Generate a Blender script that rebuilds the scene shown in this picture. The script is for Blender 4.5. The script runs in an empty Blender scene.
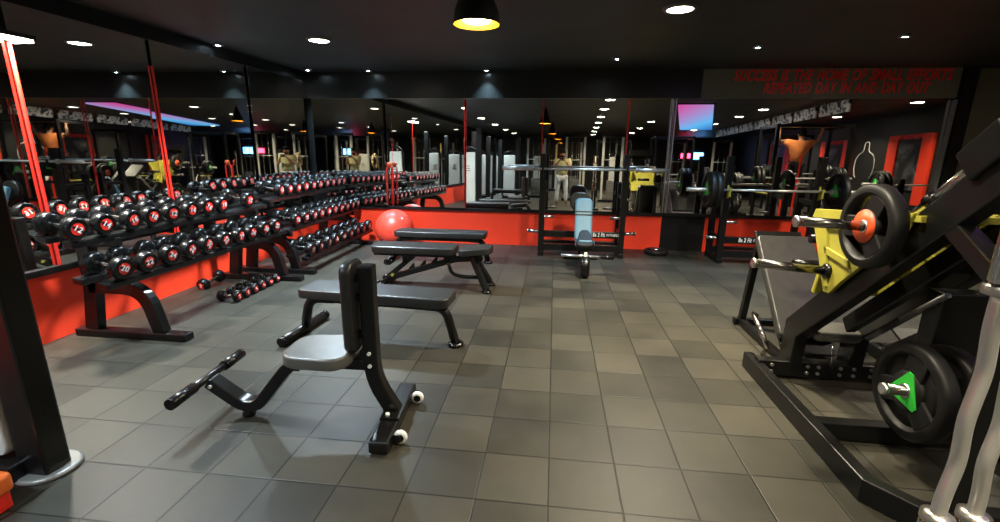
import bpy, bmesh, math, random
from mathutils import Vector, Matrix
random.seed(7)
PI = math.pi
SC = bpy.context.scene
COL = SC.collection
V = Vector

# ------------------------------------------------------------------ materials
def mat(name, col, rough=0.5, metal=0.0, var=0.12, scale=9.0, bump=0.0, spec=0.5, coat=0.0, rvar=0.12):
    m = bpy.data.materials.new(name); m.use_nodes = True
    nt = m.node_tree; N = nt.nodes; L = nt.links
    b = N['Principled BSDF']
    b.inputs['Metallic'].default_value = metal
    b.inputs['Specular IOR Level'].default_value = spec
    b.inputs['Coat Weight'].default_value = coat
    tc = N.new('ShaderNodeTexCoord'); nz = N.new('ShaderNodeTexNoise')
    nz.inputs['Scale'].default_value = scale; nz.inputs['Detail'].default_value = 4
    L.new(tc.outputs['Object'], nz.inputs['Vector'])
    r = N.new('ShaderNodeValToRGB')
    r.color_ramp.elements[0].position = 0.3; r.color_ramp.elements[1].position = 0.7
    r.color_ramp.elements[0].color = (*[c * (1 - var) for c in col], 1)
    r.color_ramp.elements[1].color = (*[min(1, c * (1 + var)) for c in col], 1)
    L.new(nz.outputs['Fac'], r.inputs['Fac']); L.new(r.outputs['Color'], b.inputs['Base Color'])
    mr = N.new('ShaderNodeMapRange')
    mr.inputs['To Min'].default_value = max(0.02, rough * (1 - rvar)); mr.inputs['To Max'].default_value = min(1, rough * (1 + rvar))
    L.new(nz.outputs['Fac'], mr.inputs['Value']); L.new(mr.outputs['Result'], b.inputs['Roughness'])
    if bump:
        n2 = N.new('ShaderNodeTexNoise'); n2.inputs['Scale'].default_value = scale * 14
        L.new(tc.outputs['Object'], n2.inputs['Vector'])
        bp = N.new('ShaderNodeBump'); bp.inputs['Strength'].default_value = bump; bp.inputs['Distance'].default_value = 0.002
        L.new(n2.outputs['Fac'], bp.inputs['Height']); L.new(bp.outputs['Normal'], b.inputs['Normal'])
    return m

def emit(name, col, s):
    m = bpy.data.materials.new(name); m.use_nodes = True
    nt = m.node_tree; nt.nodes.clear()
    o = nt.nodes.new('ShaderNodeOutputMaterial'); e = nt.nodes.new('ShaderNodeEmission')
    e.inputs['Color'].default_value = (*col, 1); e.inputs['Strength'].default_value = s
    nt.links.new(e.outputs[0], o.inputs[0]); return m

BLACK = mat('black_powder_coat', (0.0045, 0.0045, 0.0042), 0.30, bump=0.05, spec=0.4)
BLACKM = mat('black_matte', (0.004, 0.004, 0.0035), 0.55, spec=0.3)
RUBBER = mat('black_rubber', (0.0035, 0.0035, 0.0035), 0.27, bump=0.06, scale=14, spec=0.4)
PLATE = mat('plate_rubber', (0.005, 0.005, 0.0045), 0.5, bump=0.08, scale=14, spec=0.3)
LEATHER = mat('black_leather', (0.010, 0.010, 0.0095), 0.38, bump=0.12, scale=16, spec=0.7)
GREYLEA = mat('charcoal_leather', (0.095, 0.092, 0.082), 0.33, bump=0.1, scale=16, spec=0.6)
PRESSPAD = mat('press_pad_leather', (0.030, 0.030, 0.027), 0.33, bump=0.1, scale=16, spec=0.6)
BLUEPAD = mat('light_blue_vinyl', (0.082, 0.19, 0.25), 0.5, var=0.06)
CHROME = mat('chrome', (0.62, 0.60, 0.56), 0.16, metal=1, var=0.05)
STEEL = mat('brushed_steel', (0.66, 0.65, 0.62), 0.3, metal=1, var=0.06)
BARS = mat('bar_steel', (0.78, 0.77, 0.73), 0.34, metal=0.85, var=0.06)
YELLOW = mat('yellow_paint', (0.34, 0.31, 0.04), 0.42, var=0.1)
REDWALL = mat('red_wall_paint', (0.93, 0.050, 0.014), 0.5, var=0.05, scale=3)
REDM = mat('red_paint', (0.72, 0.022, 0.012), 0.4, var=0.08)
REDDARK = mat('dark_red_vinyl', (0.70, 0.020, 0.016), 0.28, var=0.1)
REDTXT = mat('red_vinyl_letters', (0.95, 0.03, 0.025), 0.3, var=0.05)
DCHROME = mat('dark_chrome', (0.26, 0.25, 0.23), 0.2, metal=1, var=0.1)
ORANGE = mat('orange_paint', (0.70, 0.075, 0.012), 0.5, var=0.06)
ORANGEPAD = mat('orange_vinyl', (0.75, 0.15, 0.02), 0.45)
GREEN = mat('green_paint', (0.02, 0.40, 0.03), 0.5, var=0.06)
WHITE = mat('white_paint', (0.75, 0.74, 0.70), 0.45, var=0.05)
GREYP = mat('grey_shroud', (0.42, 0.42, 0.38), 0.4, var=0.05, scale=2)
GREYM = mat('grey_cast_metal', (0.16, 0.16, 0.15), 0.38, metal=0.4)
WALLD = mat('dark_wall_paint', (0.009, 0.009, 0.007), 0.55, scale=2)
BULK = mat('olive_bulkhead_paint', (0.15, 0.147, 0.095), 0.38, scale=1.5)
CEIL = mat('black_ceiling_paint', (0.010, 0.0095, 0.006), 0.5, scale=2)
BALLM = mat('red_ball_vinyl', (0.80, 0.060, 0.032), 0.38, var=0.05, scale=4)
ROPE = mat('tan_rope', (0.42, 0.33, 0.17), 0.8, var=0.25, scale=30)
SKIN = mat('skin', (0.42, 0.22, 0.13), 0.5)
HAIR = mat('dark_hair', (0.006, 0.005, 0.004), 0.85, spec=0.15)
TEE = mat('pale_yellow_cotton', (0.50, 0.47, 0.24), 0.8)
JEANS = mat('light_denim', (0.50, 0.53, 0.55), 0.8, var=0.2)
TEEO = mat('orange_cotton', (0.85, 0.26, 0.07), 0.8)
SHORTS = mat('black_cotton', (0.012, 0.012, 0.014), 0.8)
SHADE_IN = mat('amber_lacquer', (0.85, 0.42, 0.03), 0.35)
E_LAMP = emit('lamp_diffuser_glow', (1.0, 0.93, 0.80), 30)
E_COOL = emit('cool_spot_glow', (0.70, 0.88, 1.0), 60)
E_BULB = emit('pendant_bulb_glow', (1.0, 0.66, 0.18), 40)
E_RED = emit('red_neon', (1.0, 0.04, 0.10), 9)
E_CYAN = emit('blue_neon', (0.10, 0.45, 1.0), 9)
E_WHITE = emit('white_sign_glow', (1.0, 1.0, 1.0), 6)

def mirror_mat():
    m = bpy.data.materials.new('mirror_glass'); m.use_nodes = True
    b = m.node_tree.nodes['Principled BSDF']
    b.inputs['Base Color'].default_value = (0.86, 0.87, 0.84, 1); b.inputs['Metallic'].default_value = 1
    b.inputs['Roughness'].default_value = 0.012
    return m
MIRROR = mirror_mat()

TILE = 0.305
def floor_mat():
    m = bpy.data.materials.new('rubber_floor_tiles'); m.use_nodes = True
    nt = m.node_tree; N = nt.nodes; L = nt.links; b = N['Principled BSDF']
    tc = N.new('ShaderNodeTexCoord')
    mp = N.new('ShaderNodeMapping'); mp.inputs['Scale'].default_value = (1 / TILE, 1 / TILE, 1)
    mp.inputs['Location'].default_value = (-0.0844 + 40, -0.2847 + 60, 0)
    L.new(tc.outputs['Object'], mp.inputs['Vector'])
    sx = N.new('ShaderNodeSeparateXYZ'); L.new(mp.outputs[0], sx.inputs[0])
    def M(op, a, bb=None, c=None):
        n = N.new('ShaderNodeMath'); n.operation = op
        for i, x in enumerate((a, bb, c)):
            if x is None: continue
            if isinstance(x, (int, float)): n.inputs[i].default_value = x
            else: L.new(x, n.inputs[i])
        return n.outputs[0]
    def dist(o):
        f = M('FRACT', o); return M('MINIMUM', f, M('SUBTRACT', 1.0, f))
    dx, dy = dist(sx.outputs[0]), dist(sx.outputs[1])
    d = M('MINIMUM', dx, dy)
    joint = N.new('ShaderNodeMapRange'); joint.inputs['From Min'].default_value = 0.006; joint.inputs['From Max'].default_value = 0.016
    L.new(d, joint.inputs['Value'])
    cell = N.new('ShaderNodeVectorMath'); cell.operation = 'FLOOR'; L.new(mp.outputs[0], cell.inputs[0])
    wn = N.new('ShaderNodeTexWhiteNoise'); wn.noise_dimensions = '2D'; L.new(cell.outputs[0], wn.inputs['Vector'])
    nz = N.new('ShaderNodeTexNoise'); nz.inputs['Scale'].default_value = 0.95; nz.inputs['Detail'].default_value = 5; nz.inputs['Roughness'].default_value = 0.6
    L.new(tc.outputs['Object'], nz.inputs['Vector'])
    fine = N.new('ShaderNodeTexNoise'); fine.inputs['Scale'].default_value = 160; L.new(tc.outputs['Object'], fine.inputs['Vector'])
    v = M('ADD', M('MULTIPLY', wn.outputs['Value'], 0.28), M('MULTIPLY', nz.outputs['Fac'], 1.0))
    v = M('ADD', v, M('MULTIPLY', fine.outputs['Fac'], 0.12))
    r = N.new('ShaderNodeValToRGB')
    r.color_ramp.elements[0].position = 0.4; r.color_ramp.elements[0].color = (0.0115, 0.0115, 0.0092, 1)  # random mottling, darkened and widened to stand in for shade by the racks
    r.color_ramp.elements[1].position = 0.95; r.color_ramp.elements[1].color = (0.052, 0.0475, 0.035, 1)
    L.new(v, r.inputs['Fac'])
    mx = N.new('ShaderNodeMix'); mx.data_type = 'RGBA'
    mx.inputs[6].default_value = (0.006, 0.006, 0.005, 1)
    L.new(joint.outputs[0], mx.inputs[0]); L.new(r.outputs['Color'], mx.inputs[7]); L.new(mx.outputs[2], b.inputs['Base Color'])
    rr = N.new('ShaderNodeMapRange'); rr.inputs['To Min'].default_value = 0.36; rr.inputs['To Max'].default_value = 0.56
    L.new(nz.outputs['Fac'], rr.inputs['Value']); L.new(rr.outputs[0], b.inputs['Roughness'])
    h = M('ADD', M('MULTIPLY', joint.outputs[0], 1.0), M('MULTIPLY', fine.outputs['Fac'], 0.25))
    bp = N.new('ShaderNodeBump'); bp.inputs['Strength'].default_value = 0.35; bp.inputs['Distance'].default_value = 0.003
    L.new(h, bp.inputs['Height']); L.new(bp.outputs[0], b.inputs['Normal'])
    b.inputs['Specular IOR Level'].default_value = 0.22
    return m
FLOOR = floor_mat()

# ------------------------------------------------------------------ mesh builder
class MB:
    def __init__(s): s.bm = bmesh.new(); s.smooth = set()
    def _face(s, vs, sm=False):
        try:
            f = s.bm.faces.new(vs); f.smooth = sm; return f
        except ValueError: return None
    def box(s, c, size, rot=None):
        c = V(c); h = V(size) / 2; vs = []
        for dx in (-1, 1):
            for dy in (-1, 1):
                for dz in (-1, 1):
                    p = V((dx * h.x, dy * h.y, dz * h.z))
                    if rot is not None: p = rot @ p
                    vs.append(s.bm.verts.new(c + p))
        for q in ((0, 1, 3, 2), (4, 6, 7, 5), (0, 4, 5, 1), (2, 3, 7, 6), (0, 2, 6, 4), (1, 5, 7, 3)): s._face([vs[i] for i in q])
        return s
    def rings(s, rings, closed=True, caps=True, sm=True):
        R = [[s.bm.verts.new(V(p)) for p in r] for r in rings]
        n = len(R[0])
        for a, b in zip(R, R[1:]):
            for i in range(n if closed else n - 1):
                j = (i + 1) % n; s._face([a[i], a[j], b[j], b[i]], sm)
        if caps:
            s._face(list(reversed(R[0]))); s._face(R[-1])
        return s
    def cyl(s, p0, p1, r, n=16, r1=None):
        return s.tube([p0, p1], r, n, r1=r1)
    def tube(s, path, r, n=12, r1=None, caps=True):
        P = [V(p) for p in path]; rings = []; prev = None
        for i, p in enumerate(P):
            t = (P[min(i + 1, len(P) - 1)] - P[max(i - 1, 0)]).normalized()
            if prev is None:
                a = V((0, 0, 1)) if abs(t.z) < 0.9 else V((1, 0, 0)); u = t.cross(a).normalized()
            else:
                u = (prev - t * prev.dot(t)).normalized()
            prev = u; w = t.cross(u)
            rr = r if r1 is None else r + (r1 - r) * i / (len(P) - 1)
            rings.append([p + (u * math.cos(k * 2 * PI / n) + w * math.sin(k * 2 * PI / n)) * rr for k in range(n)])
        return s.rings(rings, caps=caps)
    def beam(s, path, w, h, side):
        """rectangular tube along a planar path; w across (along side), h in the plane"""
        P = [V(p) for p in path]; sd = V(side).normalized(); rings = []
        for i, p in enumerate(P):
            a = (P[i] - P[i - 1]).normalized() if i else None
            b = (P[i + 1] - P[i]).normalized() if i < len(P) - 1 else None
            t = ((a or b) + (b or a)).normalized()
            k = 1.0 / max(0.4, math.sqrt(max(0.0, (1 + (a or b).dot(b or a)) / 2)))
            nrm = sd.cross(t).normalized() * k
            rings.append([p + sd * (w / 2) + nrm * (h / 2), p - sd * (w / 2) + nrm * (h / 2), p - sd * (w / 2) - nrm * (h / 2), p + sd * (w / 2) - nrm * (h / 2)])
        return s.rings(rings, sm=False)
    def lathe(s, prof, o, ax, n=24, caps=True):
        o = V(o); t = V(ax).normalized(); a = V((0, 0, 1)) if abs(t.z) < 0.9 else V((1, 0, 0))
        u = t.cross(a).normalized(); w = t.cross(u)
        return s.rings([[o + t * d + (u * math.cos(k * 2 * PI / n) + w * math.sin(k * 2 * PI / n)) * max(r, 1e-4) for k in range(n)] for r, d in prof], caps=caps)
    def prism(s, poly, vec):
        vec = V(vec); A = [V(p) for p in poly]
        return s.rings([A, [p + vec for p in A]], sm=False)
    def pad(s, c, u, v, L, W, T, rc=0.05, e=0.02, taper=1.0, seg=5):
        """upholstered pad: u, v in-plane axes, T thickness along u x v; taper scales the width at +u"""
        c = V(c); u = V(u).normalized(); v = V(v).normalized(); n = u.cross(v).normalized()
        def outline(ins):
            pts = []; hl = L / 2 - ins; hw = W / 2 - ins; r = max(0.004, rc - ins)
            for cx, cy, a0 in ((hl - r, hw - r, 0), (-hl + r, hw - r, PI / 2), (-hl + r, -hw + r, PI), (hl - r, -hw + r, 1.5 * PI)):
                for k in range(seg + 1):
                    a = a0 + k * PI / 2 / seg; x = cx + r * math.cos(a); y = cy + r * math.sin(a)
                    f = 1 + (taper - 1) * (x / L + 0.5); pts.append((x, y * f))
            return pts
        prof = [(0, e * 0.5), (e * 0.35, e * 0.1), (e * 0.8, 0), (T - e, 0), (T - e * 0.45, e * 0.16), (T - e * 0.12, e * 0.55), (T, e * 1.25)]
        return s.rings([[c + n * (z - T / 2) + u * x + v * y for x, y in outline(ins)] for z, ins in prof])
    def sphere(s, c, r, nu=16, nv=10, sc=(1, 1, 1)):
        c = V(c)
        return s.rings([[c + V((r * math.sin(a) * math.cos(k * 2 * PI / nu) * sc[0], r * math.sin(a) * math.sin(k * 2 * PI / nu) * sc[1], r * math.cos(a) * sc[2])) for k in range(nu)]
                        for a in [max(0.02, min(PI - 0.02, i * PI / nv)) for i in range(nv + 1)]])
    def build(s, name, m, parent=None, bevel=0.0, org=None):
        bm = s.bm
        bmesh.ops.recalc_face_normals(bm, faces=bm.faces[:])
        o = org
        if o is None and parent is not None: o = world_loc(parent)
        if o is not None: bmesh.ops.translate(bm, verts=bm.verts[:], vec=-V(o))
        me = bpy.data.meshes.new(name); bm.to_mesh(me); bm.free()
        me.materials.append(m)
        ob = bpy.data.objects.new(name, me); COL.objects.link(ob)
        if parent is not None: ob.parent = parent
        elif org is not None: ob.location = org
        if bevel:
            md = ob.modifiers.new('edges', 'BEVEL'); md.width = bevel; md.segments = 2; md.limit_method = 'ANGLE'; md.angle_limit = math.radians(50)
        return ob

def world_loc(o):
    p = V((0, 0, 0))
    while o is not None: p += o.location; o = o.parent
    return p
def fillet(pts, r, n=5):
    P = [V(p) for p in pts]; out = [P[0]]
    for a, b, c in zip(P, P[1:], P[2:]):
        d0 = (a - b); d1 = (c - b); k = min(r, d0.length * 0.48, d1.length * 0.48)
        p0 = b + d0.normalized() * k; p1 = b + d1.normalized() * k
        for i in range(n + 1):
            t = i / n; out.append(p0 * (1 - t) ** 2 + b * 2 * t * (1 - t) + p1 * t ** 2)
    out.append(P[-1]); return out
def tag(o, label, cat=None, group=None, kind=None):
    if label: o['label'] = label
    if cat: o['category'] = cat
    if group: o['group'] = group
    if kind: o['kind'] = kind
    return o
def thing(name, label, cat, loc=(0, 0, 0), group=None):
    o = bpy.data.objects.new(name, None); COL.objects.link(o); o.location = loc; o.empty_display_size = 0.1
    return tag(o, label, cat, group)
def copy_tree(o, loc=None, rotz=None, label=None, parent=None, group=None):
    c = o.copy(); COL.objects.link(c); c.parent = parent
    if loc is not None: c.location = loc
    if rotz is not None: c.rotation_euler = (0, 0, rotz)
    if label: c['label'] = label
    if group: c['group'] = group
    for ch in list(o.children): copy_tree(ch, parent=c)
    return c
def text_mesh(txt, size, width=None, shear=0.0, ext=0.002, bold=0.0):
    cu = bpy.data.curves.new('t', 'FONT'); cu.body = txt; cu.size = size; cu.extrude = ext; cu.shear = shear; cu.align_x = 'CENTER'; cu.align_y = 'CENTER'; cu.offset = bold; cu.space_character = 1.12; cu.space_word = 1.2; cu.resolution_u = 3
    ob = bpy.data.objects.new('t', cu); COL.objects.link(ob)
    dg = bpy.context.evaluated_depsgraph_get(); dg.update()
    me = bpy.data.meshes.new_from_object(ob.evaluated_get(dg))
    bpy.data.objects.remove(ob); bpy.data.curves.remove(cu)
    if width:
        xs = [v.co.x for v in me.vertices]; w = max(xs) - min(xs)
        for v in me.vertices: v.co.x *= width / w
    return me
def put_text(name, txt, m, parent, loc, right, up, size, width=None, shear=0.0, bold=0.0, ext=0.0015):
    me = text_mesh(txt, size, width, shear, ext, bold); me.materials.append(m)
    r = V(right).normalized(); u = V(up).normalized(); n = r.cross(u)
    R = Matrix((r, u, n)).transposed()
    o = V(loc) - (world_loc(parent) if parent else V((0, 0, 0)))
    for v in me.vertices: v.co = R @ v.co + o
    ob = bpy.data.objects.new(name, me); COL.objects.link(ob); ob.parent = parent
    return ob
def struct(name, mb, m, label=None, bevel=0):
    o = mb.build(name, m, bevel=bevel); return tag(o, label, None, None, 'structure')

# ------------------------------------------------------------------ room shell
XL, XR, YB, YN, ZC = -3.70, 7.50, 6.80, -9.5, 2.46
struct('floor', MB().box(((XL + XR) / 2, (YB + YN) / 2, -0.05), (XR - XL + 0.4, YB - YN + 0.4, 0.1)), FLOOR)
struct('ceiling', MB().box(((XL + XR) / 2, (YB + YN) / 2, ZC + 0.05), (XR - XL + 0.4, YB - YN + 0.4, 0.1)), CEIL)
struct('wall_left', MB().box((XL - 0.05, (YB + YN) / 2, ZC / 2), (0.1, YB - YN, ZC)), WALLD)
struct('wall_back', MB().box(((XL + XR) / 2, YB + 0.05, ZC / 2), (XR - XL, 0.1, ZC)), WALLD)
struct('wall_right', MB().box((XR + 0.05, (YB + YN) / 2, ZC / 2), (0.1, YB - YN, ZC)), WALLD)
struct('wall_front', MB().box(((XL + XR) / 2, YN - 0.05, ZC / 2), (XR - XL, 0.1, ZC)), WALLD)
# red dado, black ledge
struct('trim_1', MB().box((XL + 0.015, (YB - 3.0) / 2 , 0.25), (0.03, YB + 3.0, 0.5)), REDWALL, 'bright red lower wall band under the side mirror')
struct('trim_2', MB().box(((XL + 1.56) / 2, YB - 0.01, 0.25), (1.56 - XL, 0.02, 0.5)), REDWALL, 'bright red lower wall band under the end mirror')
struct('trim_3', MB().box(((2.16 + 5.0) / 2, YB - 0.01, 0.25), (5.0 - 2.16, 0.02, 0.5)), REDWALL, 'bright red lower wall band behind the loaded barbell rack')
struct('trim_4', MB().box(((1.56 + 2.16) / 2, YB - 0.012, 0.255), (0.60, 0.024, 0.51)), BLACKM, 'black panel between the two red wall bands')
struct('trim_5', MB().box((XL + 0.03, (YB - 3.0) / 2, 0.525), (0.06, YB + 3.0, 0.05)), BLACKM, 'black ledge under the side mirror', bevel=0.006)
struct('trim_6', MB().box(((XL + 5.0) / 2, YB - 0.03, 0.525), (5.0 - XL, 0.06, 0.05)), BLACKM, 'black ledge under the end mirror', bevel=0.006)
# bulkhead over the end mirror and frieze over the side mirror
struct('trim_7', MB().box(((XL + 1.9) / 2, YB - 0.04, (2.10 + ZC) / 2), (1.9 - XL, 0.08, ZC - 2.10)), mat('black_bulkhead_gloss', (0.012, 0.012, 0.010), 0.3), 'black bulkhead above the end mirror')
struct('trim_8', MB().box(((1.9 + 5.02) / 2, YB - 0.04, (2.10 + ZC) / 2), (5.02 - 1.9, 0.08, ZC - 2.10)), BULK, 'olive bulkhead carrying the red motto')
struct('trim_9', MB().box((XL + 0.025, (YB - 9.0) / 2, (2.34 + ZC) / 2), (0.05, YB + 9.0, ZC - 2.34)), BLACKM, 'black frieze above the side mirror')
struct('trim_10', MB().box((6.27, YB - 0.02, 1.6), (2.44, 0.04, 1.7)), BULK, 'olive wall beyond the black post')
# black post at the end of the mirrored wall
po = thing('wall_post', 'slim black post at the end of the mirrored wall past the motto', 'post', (5.06, 6.70, 0))
MB().box((5.06, 6.70, 1.23), (0.14, 0.12, 2.46)).build('upright', BLACKM, po, 0.004)
MB().box((4.965, 6.70, 1.3), (0.03, 0.06, 1.55)).build('edge_profile', GREYM, po, 0.003)

# mirrors: separate panes, each leaning a little on the ledge
def pane(name, label, c, u, w, z0, z1, lean):
    u = V(u).normalized(); up = (V((0, 0, 1)) + V(lean)).normalized(); n = u.cross(up)
    mb = MB(); mid = V((c[0], c[1], (z0 + z1) / 2))
    R = Matrix((u, n, n.cross(u) * -1 if False else up)).transposed()
    mb.box(mid, (w, 0.006, z1 - z0), R)
    return tag(mb.build(name, MIRROR), label, 'mirror', 'wall mirror panes')
bx = [XL + 0.09, -2.50, -1.30, -0.19, 0.98, 1.57, 3.30, 4.95]
lab = ['end wall mirror pane in the corner over the three tier rack', 'end wall mirror pane behind the red ball', 'end wall mirror pane over the far flat bench, between two thin strips',
       'end wall mirror pane reflecting the person with a phone', 'end wall mirror pane between the red strip and the bright metal profile',
       'end wall mirror pane behind the loaded barbell rack', 'end wall mirror pane behind the yellow leg press']
for i in range(7):
    w = bx[i + 1] - bx[i] - 0.006
    pane('gym_mirror', lab[i], ((bx[i] + bx[i + 1]) / 2, YB - (0.058 if i < 2 else 0.052), 0), (1, -0.044 if i < 2 else -0.026, 0), w, 0.552, 2.098, (0, 0.0164, 0))
by = [-8.9, -4.0, -0.4, 1.25, 2.92, 4.05, 5.40, YB - 0.09]
lab = ['side wall mirror pane far behind the camera', 'side wall mirror pane behind the camera', 'side wall mirror pane level with the camera behind the weight machine', 'side wall mirror pane beside the black machine post',
       'side wall mirror pane between the two red strips', 'side wall mirror pane above the far end of the nearer dumbbell rack', 'side wall mirror pane in the corner above the three tier rack']
LY = -0.018
for i in range(7):
    w = by[i + 1] - by[i] - 0.006
    pane('gym_mirror', lab[i], (XL + 0.042, (by[i] + by[i + 1]) / 2, 0), (LY if i > 2 else 0, 1, 0), w + (0.004 if i > 2 else 0), 0.552, 2.34, (0, 0, 0))
# strips on the mirror joints
def strip(label, mb, m): return tag(mb.build('mirror_strip', m), label, 'strip', 'strips over the mirror joints')
strip('wide red strip on the side mirror nearest the black machine post', MB().box((XL + 0.050, 2.918, 1.32), (0.022, 0.010, 1.54)), REDM)
strip('red strip on the side mirror above the middle of the nearer dumbbell rack', MB().box((XL + 0.050, 4.048, 1.335), (0.018, 0.008, 1.57)), REDM)
strip('bright red strip on the end mirror beside the right rack upright', MB().box((0.98, YB - 0.085, 1.32), (0.022, 0.008, 1.54)), REDM)
strip('thin brown red strip on the end mirror behind the left rack upright', MB().box((-0.19, YB - 0.085, 1.32), (0.012, 0.008, 1.54)), REDDARK)
strip('thin brown red strip on the end mirror above the far flat bench', MB().box((-1.30, YB - 0.085, 1.32), (0.010, 0.008, 1.54)), REDDARK)
cp = thing('metal_profile', 'bright double metal profile on the end mirror by the black panel', 'strip', (1.57, 6.70, 0.55))
for dx in (-0.025, 0.025): MB().box((1.57 + dx, YB - 0.085, 1.32), (0.016, 0.014, 1.54)).build('bar', STEEL, cp, 0.002)

# motto on the bulkhead
mt = thing('wall_motto', 'two lines of red slanted capital letters on the olive bulkhead', 'lettering', (3.6, 6.72, 2.28))
put_text('upper_line', 'SUCCESS IS THE HOME OF SMALL EFFORTS', REDTXT, mt, (3.585, 6.718, 2.372), (1, 0, 0), (0, 0, 1), 0.185, 2.60, 0.2, 0.0055)
put_text('lower_line', 'REPEATED DAY IN AND DAY OUT', REDTXT, mt, (3.66, 6.718, 2.216), (1, 0, 0), (0, 0, 1), 0.185, 1.98, 0.2, 0.0055)

# ------------------------------------------------------------------ lamps
def beam_light(par, loc, size, power, col, spread=120, rot=(0, 0, 0)):
    L = bpy.data.lights.new('lamp_beam', 'AREA'); L.shape = 'DISK'; L.size = size; L.energy = power; L.color = col; L.spread = math.radians(spread)
    o = bpy.data.objects.new('lamp_beam', L); COL.objects.link(o); o.parent = par; o.location = V(loc) - world_loc(par); o.rotation_euler = rot
    return o
WARM, NEUT, COOLC = (1.0, 0.88, 0.66), (1.0, 0.95, 0.84), (0.72, 0.88, 1.0)
def downlight(x, y, label, r=0.10, m=None, z=ZC, group=None, power=22, col=NEUT, spread=125):
    t = thing('ceiling_downlight', label, 'ceiling light', (x, y, z), group)
    MB().lathe([(r, -0.003), (r, -0.02), (r + 0.02, -0.022), (r + 0.028, -0.012), (r + 0.028, 0.0)], (x, y, z), (0, 0, 1), 24, caps=False).build('trim_ring', GREYM, t)
    MB().lathe([(r - 0.001, -0.016), (r - 0.001, -0.004)], (x, y, z), (0, 0, 1), 24).build('diffuser', m or E_LAMP, t)
    beam_light(t, (x, y, z - 0.0175), r * 1.9, power, col, spread)
    return t
downlight(-2.37, 4.70, 'large bright downlight above the near end of the three tier dumbbell rack', 0.095, power=125, col=COOLC)
downlight(0.88, 3.88, 'oval glowing downlight in the ceiling to the right of the pendant lamp', 0.095, power=95, col=WARM)
BACKG = 'downlights seen only in the mirrors'
for x, ys in ((-2.48, (2.5, 0.1, -2.1, -4.4, -6.7)), (0.85, (2.3, 0.5, -1.25, -3.2, -5.2, -7.2)), (2.35, (-0.9, -3.5, -6.0)), (4.3, (4.6, 2.2, 0.6, -1.6, -4.2)), (6.6, (3.4, 0.6, -2.4))):  # fourth row's lamp nearest the end wall is added to brighten the red band
    for y in ys: downlight(x, y, 'round ceiling downlight above the camera side of the hall, seen in the mirrors', group=BACKG, power=(46 if x < -2 else 30 if x < 1 else 60 if y > 4 else 28), col=(COOLC if x < -2 else WARM))
for x, y, l in ((-0.97, 6.60, 'small cool ceiling spot over the far flat bench'), (0.67, 5.85, 'small cool ceiling spot over the rack with the blue bench'),
             (2.0, 5.30, 'small cool ceiling spot in front of the first words of the motto'), (3.10, 4.90, 'small cool ceiling spot in front of the last words of the motto'),
             (-3.45, 6.45, 'small cool ceiling spot in the corner over the three tier rack'), (-2.62, 6.55, 'small cool ceiling spot over the red ball'),
             (-3.56, 4.84, 'small cool ceiling spot high on the side wall over the gap between racks')):
    downlight(x, y, l, 0.026, E_COOL, power=9, col=(0.45, 0.72, 1.0), spread=80)
wl = thing('wall_light', 'long bright wall light at the top of the wide red strip', 'wall light', (-3.62, 2.86, 2.1))
MB().box((-3.61, 2.86, 2.13), (0.09, 0.34, 0.03)).build('housing', BLACKM, wl, 0.004)
MB().box((-3.60, 2.86, 2.105), (0.06, 0.30, 0.02)).build('diffuser', E_LAMP, wl, 0.004)
beam_light(wl, (-3.60, 2.86, 2.093), 0.12, 60, NEUT, 140)
def pendant(x, y, label, group=None):
    t = thing('pendant_lamp', label, 'pendant lamp', (x, y, ZC), group)
    MB().lathe([(0.02, 0.335), (0.03, 0.30), (0.045, 0.25), (0.122, 0.065), (0.128, 0.0)], (x, y, 2.09), (0, 0, 1), 32, caps=False).build('shade', BLACKM, t)
    MB().lathe([(0.124, 0.002), (0.117, 0.064), (0.041, 0.245)], (x, y, 2.09), (0, 0, 1), 32, caps=False).build('inner_shade', SHADE_IN, t)
    MB().lathe([(0.02, 0.0), (0.07, 0.006), (0.088, 0.022), (0.078, 0.045), (0.03, 0.06)], (x, y, 2.10), (0, 0, 1), 24).build('bulb', E_BULB, t)
    MB().cyl((x, y, 2.42), (x, y, ZC), 0.006, 8).build('cord', BLACKM, t)
    return t
pendant(-0.455, 2.72, 'black cone pendant lamp with glowing amber inside, hanging in view')
for y in (-0.9, -4.2, -7.4): pendant(-0.50, y, 'black cone pendant lamp behind the camera, seen in the mirror', 'pendant lamps seen only in the mirror')

# ------------------------------------------------------------------ dumbbells and racks
def dumbbell_proto(num, R, LH, LT, label, badge):
    """axis along +X, centre at origin"""
    t = thing('dumbbell', label, 'dumbbell', (0, 0, 0))
    MB().lathe([(0.013, -LT / 2 + 0.01), (0.016, -0.03), (0.0165, 0.03), (0.013, LT / 2 - 0.01)], (0, 0, 0), (1, 0, 0), 12).build('handle', CHROME, t)
    for sg in (1, -1):
        e = LT / 2 - LH
        h = MB().lathe([(R * 0.42, 0), (R * 0.86, 0.004), (R, 0.016), (R, LH - 0.014), (R * 0.90, LH - 0.002), (R * 0.80, LH), (R * 0.76, LH - 0.005)], (sg * e, 0, 0), (sg, 0, 0), 24).build('head', RUBBER, t)
        x = sg * (LT / 2 - 0.0035)
        MB().lathe([(R * 0.53, 0), (R * 0.53, 0.002)], (x, 0, 0), (sg, 0, 0), 20).build('badge', badge, h)
        MB().box((x + sg * 0.003, 0, 0), (0.002, R * 1.04, R * 0.20)).build('badge_band', BLACKM, h)
        put_text('number', num, WHITE, h, (x + sg * 0.0042, 0, 0), (0, sg, 0), (0, 0, 1), R * 0.72, None, 0, 0.001, 0.0006)
    return t
def spin(o, ax):                       # give each dumbbell its own roll about its handle
    o.rotation_euler = (ax, o.rotation_euler[1], o.rotation_euler[2])
ORD = ['first', 'second', 'third', 'fourth', 'fifth', 'sixth', 'seventh', 'eighth', 'ninth', 'tenth', 'eleventh']
PROTO = {}
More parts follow.
